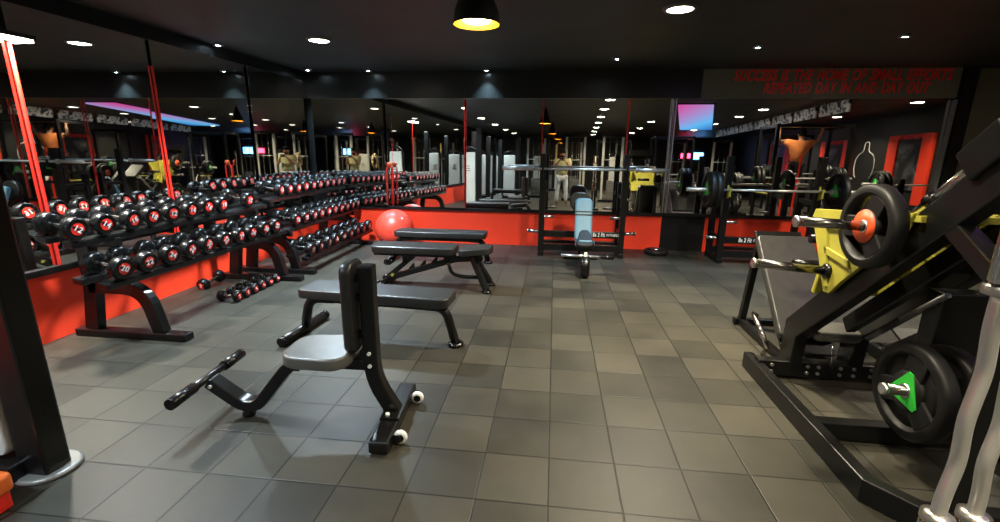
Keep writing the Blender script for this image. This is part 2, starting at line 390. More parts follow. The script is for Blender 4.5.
def get_proto(num, R, LH, LT, badge):
    key = (num, R)
    if key not in PROTO: PROTO[key] = [dumbbell_proto(num, R, LH, LT, '', badge), False]
    return PROTO[key]
def place_db(num, R, LT, loc, tilt, roll, label, group, rz=0.0, badge=None):
    pr = get_proto(num, R, LT * 0.265, LT, badge or REDM)
    o = pr[0] if not pr[1] else copy_tree(pr[0])
    pr[1] = True
    o.location = loc; o.rotation_mode = 'ZYX'
    o.rotation_euler = (roll, tilt, rz); o['label'] = label; o['group'] = group
    return o

def rack(name, label, ya, yb, tiers, y0, y1):
    t = thing(name, label, 'dumbbell rack', (-3.15, ya, 0))
    ztop = tiers[-1][1]
    for y in (ya, yb):
        f = MB()
        f.beam([(-3.60, y, 0.03), (-2.68, y, 0.03)], 0.09, 0.055, (0, 1, 0)).build('base_foot', BLACK, t, 0.008)
        MB().beam([(-3.46, y, 0.055), (-3.40, y, 0.42), (-3.40, y, ztop + 0.02)], 0.07, 0.11, (0, 1, 0)).build('upright', BLACK, t, 0.006)
        pth = fillet([(-3.42, y, 0.40), (-2.98, y, 0.40), (-2.90, y, 0.055)], 0.2, 8)
        MB().beam(pth, 0.07, 0.10, (0, 1, 0)).build('curved_leg', BLACK, t, 0.006)
        for k, (xf, zc, tl) in enumerate(tiers[1:]):
            MB().beam([(-3.42, y, zc - 0.16), (xf - 0.02, y, zc - 0.135)], 0.05, 0.06, (0, 1, 0)).build('shelf_arm', BLACK, t, 0.005)
    for xf, zc, tl in tiers:
        # two rails per tier, tipped towards the room
        ca, sa = math.cos(tl), math.sin(tl)
        for dx, nm in ((-0.085, 'front_rail'), (-0.275, 'rear_rail')):
            p = V((xf + 0.01 + dx * ca, 0, zc - 0.004 - dx * sa - 0.105))
            m = MB().box((p.x, (y0 + y1) / 2, p.z), (0.085, y1 - y0, 0.05), Matrix.Rotation(tl, 3, 'Y'))
            m.build(nm, BLACK, t, 0.012)
    return t
R_DB = 0.077
def tier_row(rackname, tiername, ys, xf, zc, tl, nums, group, seed=0, order='from its near end'):
    for i, y in enumerate(ys):
        rnd = random.Random(seed * 100 + i)
        LT = 0.29
        c = V((xf - LT / 2 * math.cos(tl), y, zc + LT / 2 * math.sin(tl)))
        b = REDM
        place_db(nums[i % len(nums)], R_DB, LT, c, tl, rnd.uniform(-0.7, 0.7), '%s dumbbell %s on the %s of the %s' % (ORD[i], order, tiername, rackname), group, rnd.uniform(-0.02, 0.02))
TL = 0.14
T1 = [(-2.90, 0.60, TL), (-3.10, 0.88, TL)]
rack('dumbbell_rack', 'black two tier dumbbell rack along the red wall nearest the camera', 2.92, 4.52, T1, 2.61, 4.72)
tier_row('nearer rack', 'lower tier', [2.73, 2.92, 3.14, 3.32, 3.51, 3.72, 3.93, 4.12, 4.33, 4.52], -2.90, 0.60, TL, ['20', '22', '24', '26'], 'dumbbells on the lower tier of the nearer rack', 1)
tier_row('nearer rack', 'upper tier', [2.65, 2.85, 3.05, 3.24, 3.43, 3.63, 3.84, 4.02, 4.41], -3.10, 0.88, TL, ['12', '14', '16', '18'], 'dumbbells on the upper tier of the nearer rack', 2)
T2 = [(-2.70, 0.28, TL), (-2.90, 0.60, TL), (-3.10, 0.93, TL)]
rack('dumbbell_rack', 'black three tier dumbbell rack in the corner by the red ball', 4.80, 6.48, T2, 4.76, 6.68)
tier_row('corner rack', 'bottom tier', [4.84, 5.03, 5.23, 5.44, 5.66, 5.87, 6.08, 6.29, 6.50], -2.70, 0.28, TL, ['28', '30', '32', '34'], 'dumbbells on the bottom tier of the corner rack', 3)
tier_row('corner rack', 'middle tier', [4.93, 5.12, 5.31, 5.50, 5.69, 5.87, 6.05, 6.23, 6.41, 6.58], -2.90, 0.60, TL, ['20', '22', '24', '26'], 'dumbbells on the middle tier of the corner rack', 4)
tier_row('corner rack', 'top tier', [4.98, 5.16, 5.35, 5.54, 5.72, 5.90, 6.08, 6.26, 6.43, 6.59], -3.10, 0.93, TL, ['12', '14', '16', '18'], 'dumbbells on the top tier of the corner rack', 5)
# small dumbbells on the floor
for i in range(6):
    y = 3.79 + i * 0.125
    place_db('5', 0.05, 0.21, (-2.995, y, 0.051), 0.0, 0.3 * i, '%s small dumbbell from the near end of the floor row by the rack feet' % ORD[i], 'small dumbbells in a row on the floor')
place_db('8', 0.062, 0.27, (-3.50, 4.20, 0.063), 0.0, 0.2, 'lone dumbbell lying on the floor against the red wall under the rack', 'small dumbbells on the floor', 1.45)

# ------------------------------------------------------------------ ball and bands
ball = thing('exercise_ball', 'shiny red exercise ball in the corner under the end mirror', 'exercise ball', (-2.29, 6.33, 0))
MB().sphere((-2.275, 6.36, 0.275), 0.275, 40, 24).build('ball_body', BALLM, ball)
MB().lathe([(0.014, 0), (0.012, 0.006)], (-2.275 + 0.165, 6.36 - 0.1375, 0.275 + 0.1705), (0.6, -0.5, 0.62), 12).build('valve_plug', WHITE, ball)
bd = thing('resistance_band', 'red resistance band hanging as a loop on the end mirror above the red ball', 'resistance band', (-2.43, 6.68, 0.57))
MB().tube(fillet([(-2.475, 6.67, 0.57), (-2.465, 6.67, 1.12), (-2.42, 6.67, 1.15), (-2.375, 6.67, 1.12), (-2.385, 6.67, 0.57)], 0.03), 0.011, 8).build('strap', REDM, bd)
MB().sphere((-2.42, 6.66, 1.17), 0.04, 14, 8, (1, 0.7, 0.9)).build('handle_grip', ORANGE, bd)

# ------------------------------------------------------------------ benches
def flat_bench(loc, rz, label):
    t = thing('flat_bench', label, 'bench', (0, 0, 0), 'flat benches')
    MB().pad((0, 0, 0.365), (1, 0, 0), (0, 1, 0), 1.17, 0.28, 0.07, 0.05, 0.011).build('seat_pad', LEATHER, t)
    MB().beam([(-0.46, 0, 0.30), (0.46, 0, 0.30)], 0.06, 0.06, (0, 1, 0)).build('spine', BLACK, t, 0.006)
    MB().tube(fillet([(0.36, 0, 0.295), (0.53, 0, 0.29), (0.60, 0, 0.03)], 0.14, 7), 0.034, 14).build('leg', BLACK, t)
    MB().lathe([(0.06, 0), (0.06, 0.018), (0.05, 0.03)], (0.605, 0, 0.001), (0, 0, 1), 20).build('foot_cap', RUBBER, t)
    MB().tube(fillet([(-0.36, 0, 0.295), (-0.57, 0, 0.29), (-0.62, 0, 0.055)], 0.13, 7), 0.036, 14).build('leg', BLACK, t)
    MB().cyl((-0.63, -0.27, 0.038), (-0.63, 0.27, 0.038), 0.036, 14).build('foot_bar', BLACK, t)
    for s in (-1, 1): MB().lathe([(0.038, 0), (0.038, 0.035), (0.03, 0.04)], (-0.63, s * 0.262, 0.0385), (0, s, 0), 14).build('end_cap', RUBBER, t)
    t.location = loc; t.rotation_euler = (0, 0, rz); return t
fb = flat_bench((-1.285, 3.15, 0), -0.07, 'flat black bench standing behind the upright utility bench')
copy_tree(fb, (-1.40, 5.62, 0), 0.0, 'flat black bench farthest away, beside the red ball')
copy_tree(fb, (-1.75, -1.05, 0), 0.05, 'flat black bench behind the camera, seen in the mirror')

# upright utility bench with T bar and wheels
ub = thing('utility_bench', 'black upright utility bench with small seat, T foot bar and white wheels', 'bench', (0, 0, 0))
pth = fillet([(-0.14, 0, 0.205), (0.03, 0, 0.075), (0.12, 0, 0.075), (0.32, 0, 0.325), (0.44, 0, 0.345), (0.735, 0, 0.345)], 0.10, 8)
MB().beam(pth, 0.085, 0.062, (0, 1, 0)).build('main_tube', BLACK, ub, 0.01)
MB().lathe([(0.03, 0), (0.036, 0.012), (0.022, 0.05)], (0.05, 0, 0.001), (0, 0, 1), 16).build('foot_peg', RUBBER, ub)
MB().cyl((-0.145, -0.27, 0.225), (-0.145, 0.27, 0.225), 0.021, 16).build('foot_bar', BLACK, ub)
for s in (-1, 1):
    MB().cyl((-0.145, s * 0.12, 0.225), (-0.145, s * 0.285, 0.225), 0.029, 16).build('foam_grip', RUBBER, ub)
    MB().cyl((-0.115, s * 0.042, 0.19), (-0.115, s * 0.054, 0.19), 0.010, 10).build('bolt', WHITE, ub)
MB().pad((0.495, 0, 0.395), (-1, 0, 0), (0, -1, 0), 0.35, 0.34, 0.062, 0.10, 0.013, 0.86).build('seat_pad', GREYLEA, ub)
MB().beam([(0.36, 0, 0.365), (0.36, 0, 0.30)], 0.10, 0.05, (0, 1, 0)).build('seat_bracket', BLACK, ub, 0.004)
MB().pad((0.672, 0, 0.655), (0, 0, 1), (0, 1, 0), 0.47, 0.19, 0.06, 0.05, 0.022).build('back_pad', LEATHER, ub)
pth = fillet([(0.755, 0, 0.87), (0.755, 0, 0.26), (0.865, 0, 0.06)], 0.18, 8)
MB().beam(pth, 0.075, 0.075, (0, 1, 0)).build('back_post', BLACK, ub, 0.009)
for z in (0.80, 0.70, 0.50, 0.40):
    MB().box((0.709, 0, z), (0.022, 0.06, 0.03)).build('pad_bracket', BLACK, ub, 0.003)
for z in (0.41, 0.34):
    for s in (-1, 1): MB().cyl((0.755, s * 0.038, z), (0.755, s * 0.048, z), 0.010, 10).build('bolt', WHITE, ub)
MB().beam([(0.86, -0.29, 0.04), (0.86, 0.29, 0.04)], 0.10, 0.062, (1, 0, 0)).build('base_bar', BLACK, ub, 0.012)
MB().box((0.86, 0.0, 0.076), (0.10, 0.20, 0.012)).build('mount_plate', BLACK, ub, 0.002)
for s in (-1, 1):
    MB().cyl((0.845, s * 0.075, 0.08), (0.845, s * 0.075, 0.095), 0.011, 10).build('bolt', WHITE, ub)
    w = MB().lathe([(0.018, -0.012), (0.034, -0.010), (0.036, 0), (0.034, 0.010), (0.018, 0.012)], (0.94, s * 0.185, 0.037), (0, 1, 0), 20).build('wheel', WHITE, ub)
    MB().lathe([(0.020, -0.015), (0.020, 0.015)], (0.94, s * 0.185, 0.037), (0, 1, 0), 14).build('wheel_hub', BLACKM, w)
    MB().box((0.918, s * 0.215, 0.045), (0.06, 0.008, 0.04)).build('wheel_bracket', BLACK, ub, 0.002)
ub.location = (-1.66, 2.06, 0); ub.rotation_euler = (0, 0, 0.06)

# adjustable bench
ab = thing('adjustable_bench', 'black adjustable bench with ladder frame between the two flat benches', 'bench', (0, 0, 0))
MB().pad((-0.405, 0, 0.412), (1, 0, 0), (0, 1, 0), 0.88, 0.30, 0.07, 0.07, 0.011).build('back_pad', LEATHER, ab)
a = 0.10
MB().pad((0.235, 0, 0.412), (math.cos(a), 0, math.sin(a)), (0, 1, 0), 0.34, 0.30, 0.065, 0.07, 0.011, 0.8).build('seat_pad', LEATHER, ab)
MB().beam([(-0.72, 0, 0.075), (0.02, 0, 0.31), (0.30, 0, 0.335)], 0.06, 0.06, (0, 1, 0)).build('ladder_beam', BLACK, ab, 0.006)
for k in range(4):
    x = -0.46 + k * 0.125; z = 0.075 + (x + 0.72) * 0.3176
    MB().prism([(x - 0.03, -0.02, z + 0.025), (x + 0.035, -0.02, z + 0.045), (x + 0.03, -0.02, z + 0.095)], (0, 0.04, 0)).build('tooth', BLACK, ab, 0.002)
MB().beam([(-0.70, 0, 0.10), (-0.42, 0, 0.335)], 0.05, 0.05, (0, 1, 0)).build('strut', BLACK, ab, 0.005)
MB().beam([(-0.52, 0, 0.25), (-0.52, 0, 0.36)], 0.05, 0.05, (0, 1, 0)).build('pad_post', BLACK, ab, 0.005)
MB().beam([(-0.85, 0, 0.345), (0.02, 0, 0.345)], 0.06, 0.04, (0, 1, 0)).build('pad_beam', BLACK, ab, 0.005)
MB().cyl((-0.64, -0.16, 0.29), (-0.64, 0.10, 0.29), 0.03, 14).build('handle_grip', RUBBER, ab)
for q in (-1, 1):
    MB().beam([(0.20, q * 0.04, 0.355), (0.36, q * 0.135, 0.03)], 0.065, 0.055, (0.3, 1, 0)).build('leg', BLACK, ab, 0.006)
    MB().lathe([(0.048, 0), (0.048, 0.016), (0.038, 0.03)], (0.365, q * 0.137, 0.001), (0, 0, 1), 18).build('foot_cap', RUBBER, ab)
MB().tube(fillet([(-0.06, -0.03, 0.30), (-0.02, -0.03, 0.16), (0.08, -0.03, 0.13), (0.32, -0.03, 0.13)], 0.07), 0.02, 12).build('lift_handle', BLACK, ab)
MB().cyl((-0.74, -0.24, 0.04), (-0.74, 0.24, 0.04), 0.03, 14).build('foot_bar', BLACK, ab)
for s in (-1, 1): MB().lathe([(0.02, -0.02), (0.04, -0.016), (0.04, 0.016), (0.02, 0.02)], (-0.78, s * 0.12, 0.041), (0, 1, 0), 18).build('wheel', RUBBER, ab)
MB().cyl((-0.655, -0.045, 0.12), (-0.655, 0.045, 0.12), 0.016, 10).build('pivot_pin', YELLOW, ab)
ab.location = (-1.00, 4.53, 0); ab.rotation_euler = (0, 0, 0.0)

# ------------------------------------------------------------------ weight plates
def plate_proto(kind, label):
    """axis along X, hub face towards -X, centre at origin"""
    t = thing('weight_plate', label, 'weight plate', (0, 0, 0)); R = 0.225
    MB().lathe([(R - 0.045, -0.026), (R - 0.012, -0.026), (R, -0.016), (R, 0.016), (R - 0.012, 0.026), (R - 0.045, 0.026), (R - 0.062, 0.014), (R - 0.062, -0.014), (R - 0.045, -0.026)], (0, 0, 0), (1, 0, 0), 48, caps=False).build('rim', PLATE, t)
    MB().lathe([(0.030, -0.024), (0.090, -0.024), (0.095, -0.016), (0.095, 0.016), (0.090, 0.024), (0.030, 0.024), (0.030, -0.024)], (0, 0, 0), (1, 0, 0), 32, caps=False).build('hub', PLATE, t)
    for k in range(3):
        a = PI / 2 + k * 2 * PI / 3 + (0.4 if kind == 'orange' else 0.0)
        d = V((0, math.cos(a), math.sin(a))); s = V((0, -math.sin(a), math.cos(a)))
        poly = [d * 0.05 + s * 0.055, d * (R - 0.058) + s * 0.062, d * (R - 0.05), d * (R - 0.058) - s * 0.062, d * 0.05 - s * 0.055]
        MB().prism([p - V((0.022, 0, 0)) for p in poly], (0.044, 0, 0)).build('spoke', PLATE, t, 0.006)
    if kind == 'orange':
        MB().lathe([(0.031, -0.0265), (0.088, -0.0265), (0.088, -0.024)], (0, 0, 0), (1, 0, 0), 32, caps=False).build('hub_disc', ORANGE, t)
    else:
        pts = []
        for k in range(3):
            a = PI / 2 + k * 2 * PI / 3
            for da in (-0.14, 0.14): pts.append(V((-0.0265, 0.096 * math.cos(a + da), 0.096 * math.sin(a + da))))
        MB().prism(pts, (0.003, 0, 0)).build('hub_disc', GREEN, t)
        MB().lathe([(0.10, -0.012), (R - 0.045, -0.010), (R - 0.045, 0.010), (0.10, 0.012)], (0, 0, 0), (1, 0, 0), 40).build('web', PLATE, t)
    MB().lathe([(0.026, -0.030), (0.034, -0.029), (0.034, 0.029), (0.026, 0.030), (0.026, -0.030)], (0, 0, 0), (1, 0, 0), 20, caps=False).build('bushing', STEEL, t)
    return t
PO = plate_proto('orange', 'black rubber plate with orange hub on the upper sled peg')
PG = plate_proto('green', 'black rubber plate with green triangle hub on the low storage peg')
def plate(kind, loc, label, rz=0, group=None, rx=0, first=False):
    p = PO if kind == 'orange' else PG
    o = p if first else copy_tree(p)
    o.location = loc; o.rotation_euler = (rx, 0, rz); o['label'] = label
    if group: o['group'] = group
    return o

# ------------------------------------------------------------------ leg press
lp = thing('leg_press', 'big black leg press with yellow sled, long base beam and grey back pad', 'leg press', (1.78, 2.7, 0))
LX, RX = 1.36, 2.20
MB().beam([(LX, 3.06, 0.055), (LX, 1.82, 0.055), (1.48, 1.68, 0.055), (2.08, 1.68, 0.055), (RX, 1.82, 0.055), (RX, 3.06, 0.055)], 0.105, 0.062, (0, 0, 1)).build('base_frame', BLACK, lp, 0.006)
MB().beam([(LX, 2.93, 0.075), (RX, 2.93, 0.075)], 0.075, 0.10, (0, 1, 0)).build('cross_beam', BLACK, lp, 0.005)
MB().beam([(LX, 2.27, 0.055), (RX, 2.27, 0.055)], 0.07, 0.09, (0, 1, 0)).build('cross_beam', BLACK, lp, 0.005)
for x in (1.44, 1.655, 1.72, 1.85, 1.93, 2.03, 2.09):
    for z in (0.055, 0.10): MB().cyl((x, 2.892, z), (x, 2.884, z), 0.011, 10).build('bolt', STEEL, lp)
for x, nm in ((1.58, 'rail'), (1.94, 'rail')):
    MB().beam([(x, 2.97, 0.03), (x, 2.95, 0.335), (x, 1.80, 1.395)], 0.075, 0.15, (1, 0, 0)).build(nm, BLACK, lp, 0.007)
    MB().cyl((x + 0.0, 2.35, 1.045), (x, 1.90, 1.455), 0.018, 14).build('guide_rod', CHROME, lp)
    MB().cyl((x, 2.14, 1.23), (x, 2.11, 1.26), 0.032, 14).build('rod_stop', RUBBER, lp)
    MB().beam([(x, 2.00, 1.17), (x, 1.69, 0.98), (x, 1.69, 0.07)], 0.07, 0.07, (1, 0, 0)).build('front_strut', BLACK, lp, 0.006)
MB().box((1.77, 1.88, 1.45), (0.50, 0.20, 0.13), Matrix.Rotation(-0.74, 3, 'X')).build('top_yoke', BLACK, lp, 0.01)
MB().box((1.88, 2.24, 0.44), (0.22, 0.10, 0.76)).build('tower_post', BLACK, lp, 0.006)
MB().cyl((1.77, 2.40, 0.62), (1.77, 2.17, 0.82), 0.013, 14).build('gas_spring', GREYM, lp)
MB().beam([(1.76, 2.76, 0.44), (1.76, 2.10, 1.06)], 0.05, 0.09, (1, 0, 0)).build('centre_beam', BLACK, lp, 0.005)
# sled
dr = V((0, -0.74, 0.672)).normalized()           # up the rails
nn = V((0, 0.672, 0.74)).normalized()            # off the rails
sled = MB()
for x in (1.51, 1.985):
    pl = [(x, 2.86, 1.07), (x, 2.84, 1.115), (x, 2.47, 1.15), (x, 2.11, 1.19), (x, 2.15, 1.09), (x, 2.49, 0.78), (x, 2.58, 0.685), (x, 2.63, 0.68)]
    sp = MB().prism(pl, (0.022, 0, 0)).build('sled_side', YELLOW, lp, 0.003)
    # raised ribs around the pressed window of the side plate
    MB().prism([(x - 0.012, 2.72, 1.06), (x - 0.012, 2.50, 1.09), (x - 0.012, 2.46, 1.05), (x - 0.012, 2.70, 1.02)], (0.046, 0, 0)).build('side_rib', YELLOW, sp, 0.003)
    MB().prism([(x - 0.012, 2.74, 1.03), (x - 0.012, 2.69, 1.04), (x - 0.012, 2.59, 0.72), (x - 0.012, 2.625, 0.71)], (0.046, 0, 0)).build('side_rib', YELLOW, sp, 0.003)
    MB().prism([(x - 0.012, 2.68, 0.93), (x - 0.012, 2.66, 0.89), (x - 0.012, 2.44, 0.86), (x - 0.012, 2.46, 0.90)], (0.046, 0, 0)).build('side_rib', YELLOW, sp, 0.003)
c = V((1.77, 2.66, 0.92))
FP = V((0, -0.30, 0.954)).normalized()
MB().box((1.77, 2.70, 0.86), (0.50, 0.03, 0.46), Matrix.Rotation(0.22, 3, 'X')).build('foot_plate', YELLOW, lp, 0.006)
MB().box((1.77, 2.28, 1.145), (0.50, 0.40, 0.03), Matrix.Rotation(-0.12, 3, 'X')).build('sled_deck', YELLOW, lp, 0.004)
MB().beam([(1.88, 2.79, 0.70), (1.88, 2.38, 1.07)], 0.03, 0.07, (1, 0, 0)).build('sled_runner', YELLOW, lp, 0.004)
MB().prism([(1.86, 2.46, 1.01), (1.86, 2.40, 1.06), (1.86, 2.28, 1.06), (1.86, 2.28, 0.98), (1.86, 2.40, 0.94)], (0.12, 0, 0)).build('sled_hook', YELLOW, lp, 0.006)
MB().prism([(1.86, 2.79, 0.70), (1.86, 2.70, 0.78), (1.86, 2.64, 0.71), (1.86, 2.72, 0.64)], (0.06, 0, 0)).build('sled_hook', YELLOW, lp, 0.004)
def peg(name, p, q, r, par, cap=True):
    o = MB().cyl(p, q, r, 18).build(name, DCHROME, par)
    d = (V(q) - V(p)).normalized()
    if cap: MB().lathe([(r * 1.15, 0), (r * 1.15, 0.014), (r * 0.8, 0.02)], q, d, 16).build('peg_cap', STEEL, o)
    MB().lathe([(r * 1.7, 0), (r * 1.7, 0.02), (r, 0.03)], p, d, 18).build('peg_collar', RUBBER, o)
    return o
peg('weight_peg', (1.515, 2.29, 1.10), (1.155, 2.30, 1.115), 0.024, lp)
peg('weight_peg', (1.515, 2.62, 0.80), (1.13, 2.62, 0.83), 0.024, lp)
peg('weight_peg', (2.00, 2.35, 1.085), (2.33, 2.35, 1.105), 0.024, lp)
peg('weight_peg', (2.00, 2.62, 0.80), (2.36, 2.62, 0.83), 0.024, lp)
# safety rollers beyond the sled and back rest
for z, y in ((1.00, 3.05), (0.80, 3.20)):
    MB().cyl((1.62, y, z - 0.10), (1.86, y, z - 0.10), 0.028, 16).build('shoulder_roller', RUBBER, lp)
bu = V((0, -0.50, -0.52)).normalized()
bpad = MB().pad((1.765, 3.41, 0.49), (0, 0.53, 0.55), (1, 0, 0), 0.82, 0.40, 0.07, 0.03, 0.02); bpad.build('back_pad', PRESSPAD, lp)
MB().beam([(1.765, 3.80, 0.81), (1.765, 3.10, 0.09)], 0.34, 0.03, (1, 0, 0)).build('pad_board', BLACK, lp, 0.005)
for x in (1.62, 1.90): MB().beam([(x, 3.74, 0.70), (x, 3.86, 0.03)], 0.05, 0.05, (1, 0, 0)).build('pad_leg', BLACK, lp, 0.005)
MB().beam([(1.56, 3.87, 0.03), (1.98, 3.87, 0.03)], 0.05, 0.05, (0, 1, 0)).build('pad_foot', BLACK, lp, 0.005)
MB().beam([(1.62, 3.86, 0.035), (1.62, 2.95, 0.035)], 0.05, 0.05, (1, 0, 0)).build('floor_tube', BLACK, lp, 0.005)
MB().beam([(1.92, 3.86, 0.035), (1.92, 2.95, 0.035)], 0.05, 0.05, (1, 0, 0)).build('floor_tube', BLACK, lp, 0.005)
MB().tube(fillet([(1.53, 3.40, 0.25), (1.46, 3.32, 0.30), (1.46, 3.16, 0.24), (1.50, 3.10, 0.12)], 0.06), 0.016, 10).build('side_handle', CHROME, lp)
MB().pad((1.78, 2.92, 0.33), (0, 1, 0.1), (1, 0, 0), 0.17, 0.28, 0.07, 0.04, 0.025).build('seat_pad', GREYLEA, lp)
MB().tube([(1.72, 2.80, 0.30), (1.74, 2.80, 0.14)], 0.008, 8).build('release_lever', CHROME, lp)
# low storage peg post
peg('storage_peg', (1.90, 2.10, 0.365), (1.545, 2.09, 0.385), 0.024, lp)
pu = plate('orange', (1.470, 2.29, 1.102), 'black rubber plate with orange hub on the upper sled peg', first=True)
pu.scale = (1.30, 0.87, 0.87)
pg = plate('green', (1.665, 2.098, 0.378), 'black rubber plate with green triangle hub at the outer end of the low storage peg', rx=0.15, first=True)
pg.scale = (1.3, 1, 1)
p2 = plate('orange', (1.800, 2.10, 0.372), 'black rubber plate tucked behind the green hub plate on the low storage peg', rx=0.6)
p2.scale = (1.5, 1, 1)

# second plate loaded machine just behind the leg press
hm = thing('hack_squat', 'low black plate loaded machine with a yellow bracket just behind the leg press', 'gym machine', (2.75, 2.6, 0))
for x in (2.36, 3.20):
    MB().beam([(x, 3.40, 0.05), (x, 1.90, 0.05)], 0.08, 0.08, (1, 0, 0)).build('base_runner', BLACK, hm, 0.006)
    MB().beam([(x, 3.20, 0.08), (x, 1.98, 1.12)], 0.08, 0.12, (1, 0, 0)).build('slide_rail', BLACK, hm, 0.006)
    MB().beam([(x, 2.10, 1.00), (x, 2.02, 0.08)], 0.07, 0.07, (1, 0, 0)).build('support_post', BLACK, hm, 0.006)
    MB().beam([(x, 2.72, 0.50), (x, 2.50, 0.08)], 0.06, 0.06, (1, 0, 0)).build('brace', BLACK, hm, 0.006)
for y in (3.36, 1.94): MB().beam([(2.36, y, 0.05), (3.20, y, 0.05)], 0.08, 0.08, (0, 1, 0)).build('cross_beam', BLACK, hm, 0.006)
MB().box((2.78, 2.35, 0.42), (0.70, 0.05, 0.62), Matrix.Rotation(0.75, 3, 'X')).build('back_board', BLACKM, hm, 0.006)
MB().pad((2.78, 2.46, 0.82), (0, 0.76, -0.65), (1, 0, 0), 0.62, 0.34, 0.07, 0.05, 0.02).build('back_pad', LEATHER, hm)
MB().box((2.30, 2.20, 1.02), (0.10, 0.16, 0.06), Matrix.Rotation(0.7, 3, 'X')).build('lock_bracket', YELLOW, hm, 0.005)
MB().box((2.78, 3.22, 0.16), (0.72, 0.30, 0.02), Matrix.Rotation(0.4, 3, 'X')).build('foot_plate', BLACKM, hm, 0.004)

# ------------------------------------------------------------------ curl bars in the near corner on the right
def curl_bar(x, y, label, zlo, zup, flip):
    t = thing('curl_bar', label, 'curl bar', (x, y, zlo - 0.24), 'upright chrome curl bars')
    s = 0.013 * flip; h = zup - zlo
    pts = [(0, 0), (0, 0.12), (s, 0.28), (s * 0.1, 0.46), (s * 1.1, 0.66), (0, 0.84), (0, 1)]
    MB().tube(fillet([(x + a * 0.9, y + a * 0.3, zlo + b * h) for a, b in pts], 0.025, 4), 0.0118, 16).build('grip', BARS, t)
    for z in (zlo, zup - 0.02):
        MB().lathe([(0.012, 0), (0.025, 0.003), (0.025, 0.016), (0.012, 0.020)], (x, y, z), (0, 0, 1), 20).build('collar', STEEL, t)
    MB().lathe([(0.02, 0.0), (0.0235, 0.006), (0.0235, 0.235), (0.02, 0.24)], (x, y, zlo - 0.24), (0, 0, 1), 20).build('sleeve', CHROME, t)
    MB().lathe([(0.018, 0.0), (0.021, 0.006), (0.021, 0.20), (0.018, 0.21)], (x, y, zup), (0, 0, 1), 20).build('sleeve', CHROME, t)
    return t
curl_bar(0.729, 0.800, 'chrome curl bar standing upright in the stand, the whole bent grip in view', 0.775, 1.235, 1)
curl_bar(0.800, 0.812, 'second chrome curl bar cut by the edge of the picture, behind the first', 0.775, 1.215, -1)
bs = thing('bar_stand', 'low black stand holding the upright curl bars', 'bar stand', (0.76, 0.80, 0))
MB().box((0.76, 0.80, 0.03), (0.30, 0.30, 0.06)).build('base', BLACK, bs, 0.01)
for x, y in ((0.729, 0.800), (0.800, 0.812)):
    MB().beam([(x, y, 0.05), (x, y, 0.534)], 0.05, 0.05, (1, 0, 0)).build('holder_post', BLACK, bs, 0.006)

# ------------------------------------------------------------------ weight stack machine at the left edge
def stack_machine(label, cat='weight machine', group=None, full=True):
    """front faces +Y, origin under the front post; extends to -X and -Y"""
    t = thing('weight_machine', label, cat, (0, 0, 0), group)
    MB().box((0.0, 0, 1.05), (0.14, 0.11, 2.08)).build('front_post', BLACK, t, 0.012)
    MB().lathe([(0.118, 0), (0.118, 0.014), (0.105, 0.022)], (0.0, 0.01, 0.001), (0, 0, 1), 32).build('post_foot', GREYM, t)
    MB().pad((-0.285, -0.01, 0.79), (0, 0, 1), (1, 0, 0), 1.36, 0.41, 0.12, 0.05, 0.015, 0.95).build('shroud', GREYP, t)
    MB().box((-0.27, 0.0, 0.05), (0.48, 0.22, 0.08)).build('base', BLACK, t, 0.01)
    MB().beam(fillet([(-0.52, 0.0, 0.05), (-0.52, 0.0, 1.50), (-0.27, 0.0, 1.62), (-0.05, 0.0, 1.50)], 0.15), 0.05, 0.05, (0, 1, 0)).build('frame_arch', BLACK, t, 0.008)
    for dz in (0.0, 0.06, 0.12):
        MB().box((-0.285, 0.053, 1.0 + dz), (0.16 - dz * 0.5, 0.006, 0.012)).build('marking_bar', BLACKM, t)
    return t
sm = stack_machine('black and grey weight machine cut by the picture edge beside the wide red strip')
sm.location = (-2.225, 1.535, 0)
op = MB().pad((-2.26, 1.34, 0.17), (1, 0, 0), (0, 1, 0), 0.26, 0.20, 0.09, 0.04, 0.025).build('pad', ORANGEPAD, sm) if False else None
rb = thing('step_block', 'small orange padded block at the picture edge beside the machine post', 'block', (-2.24, 1.27, 0))
MB().pad((-2.235, 1.27, 0.12), (1, 0, 0), (0, 1, 0), 0.24, 0.16, 0.08, 0.03, 0.02).build('pad_top', ORANGEPAD, rb)
MB().box((-2.235, 1.27, 0.041), (0.2, 0.13, 0.08)).build('block_base', REDM, rb, 0.008)
for k, y in enumerate((-0.2, -2.4, -3.6, -4.8)):
    copy_tree(sm, (-2.75, y, 0), 0.0, 'grey shrouded weight machine along the side wall behind the camera', group='weight machines seen only in the mirrors')

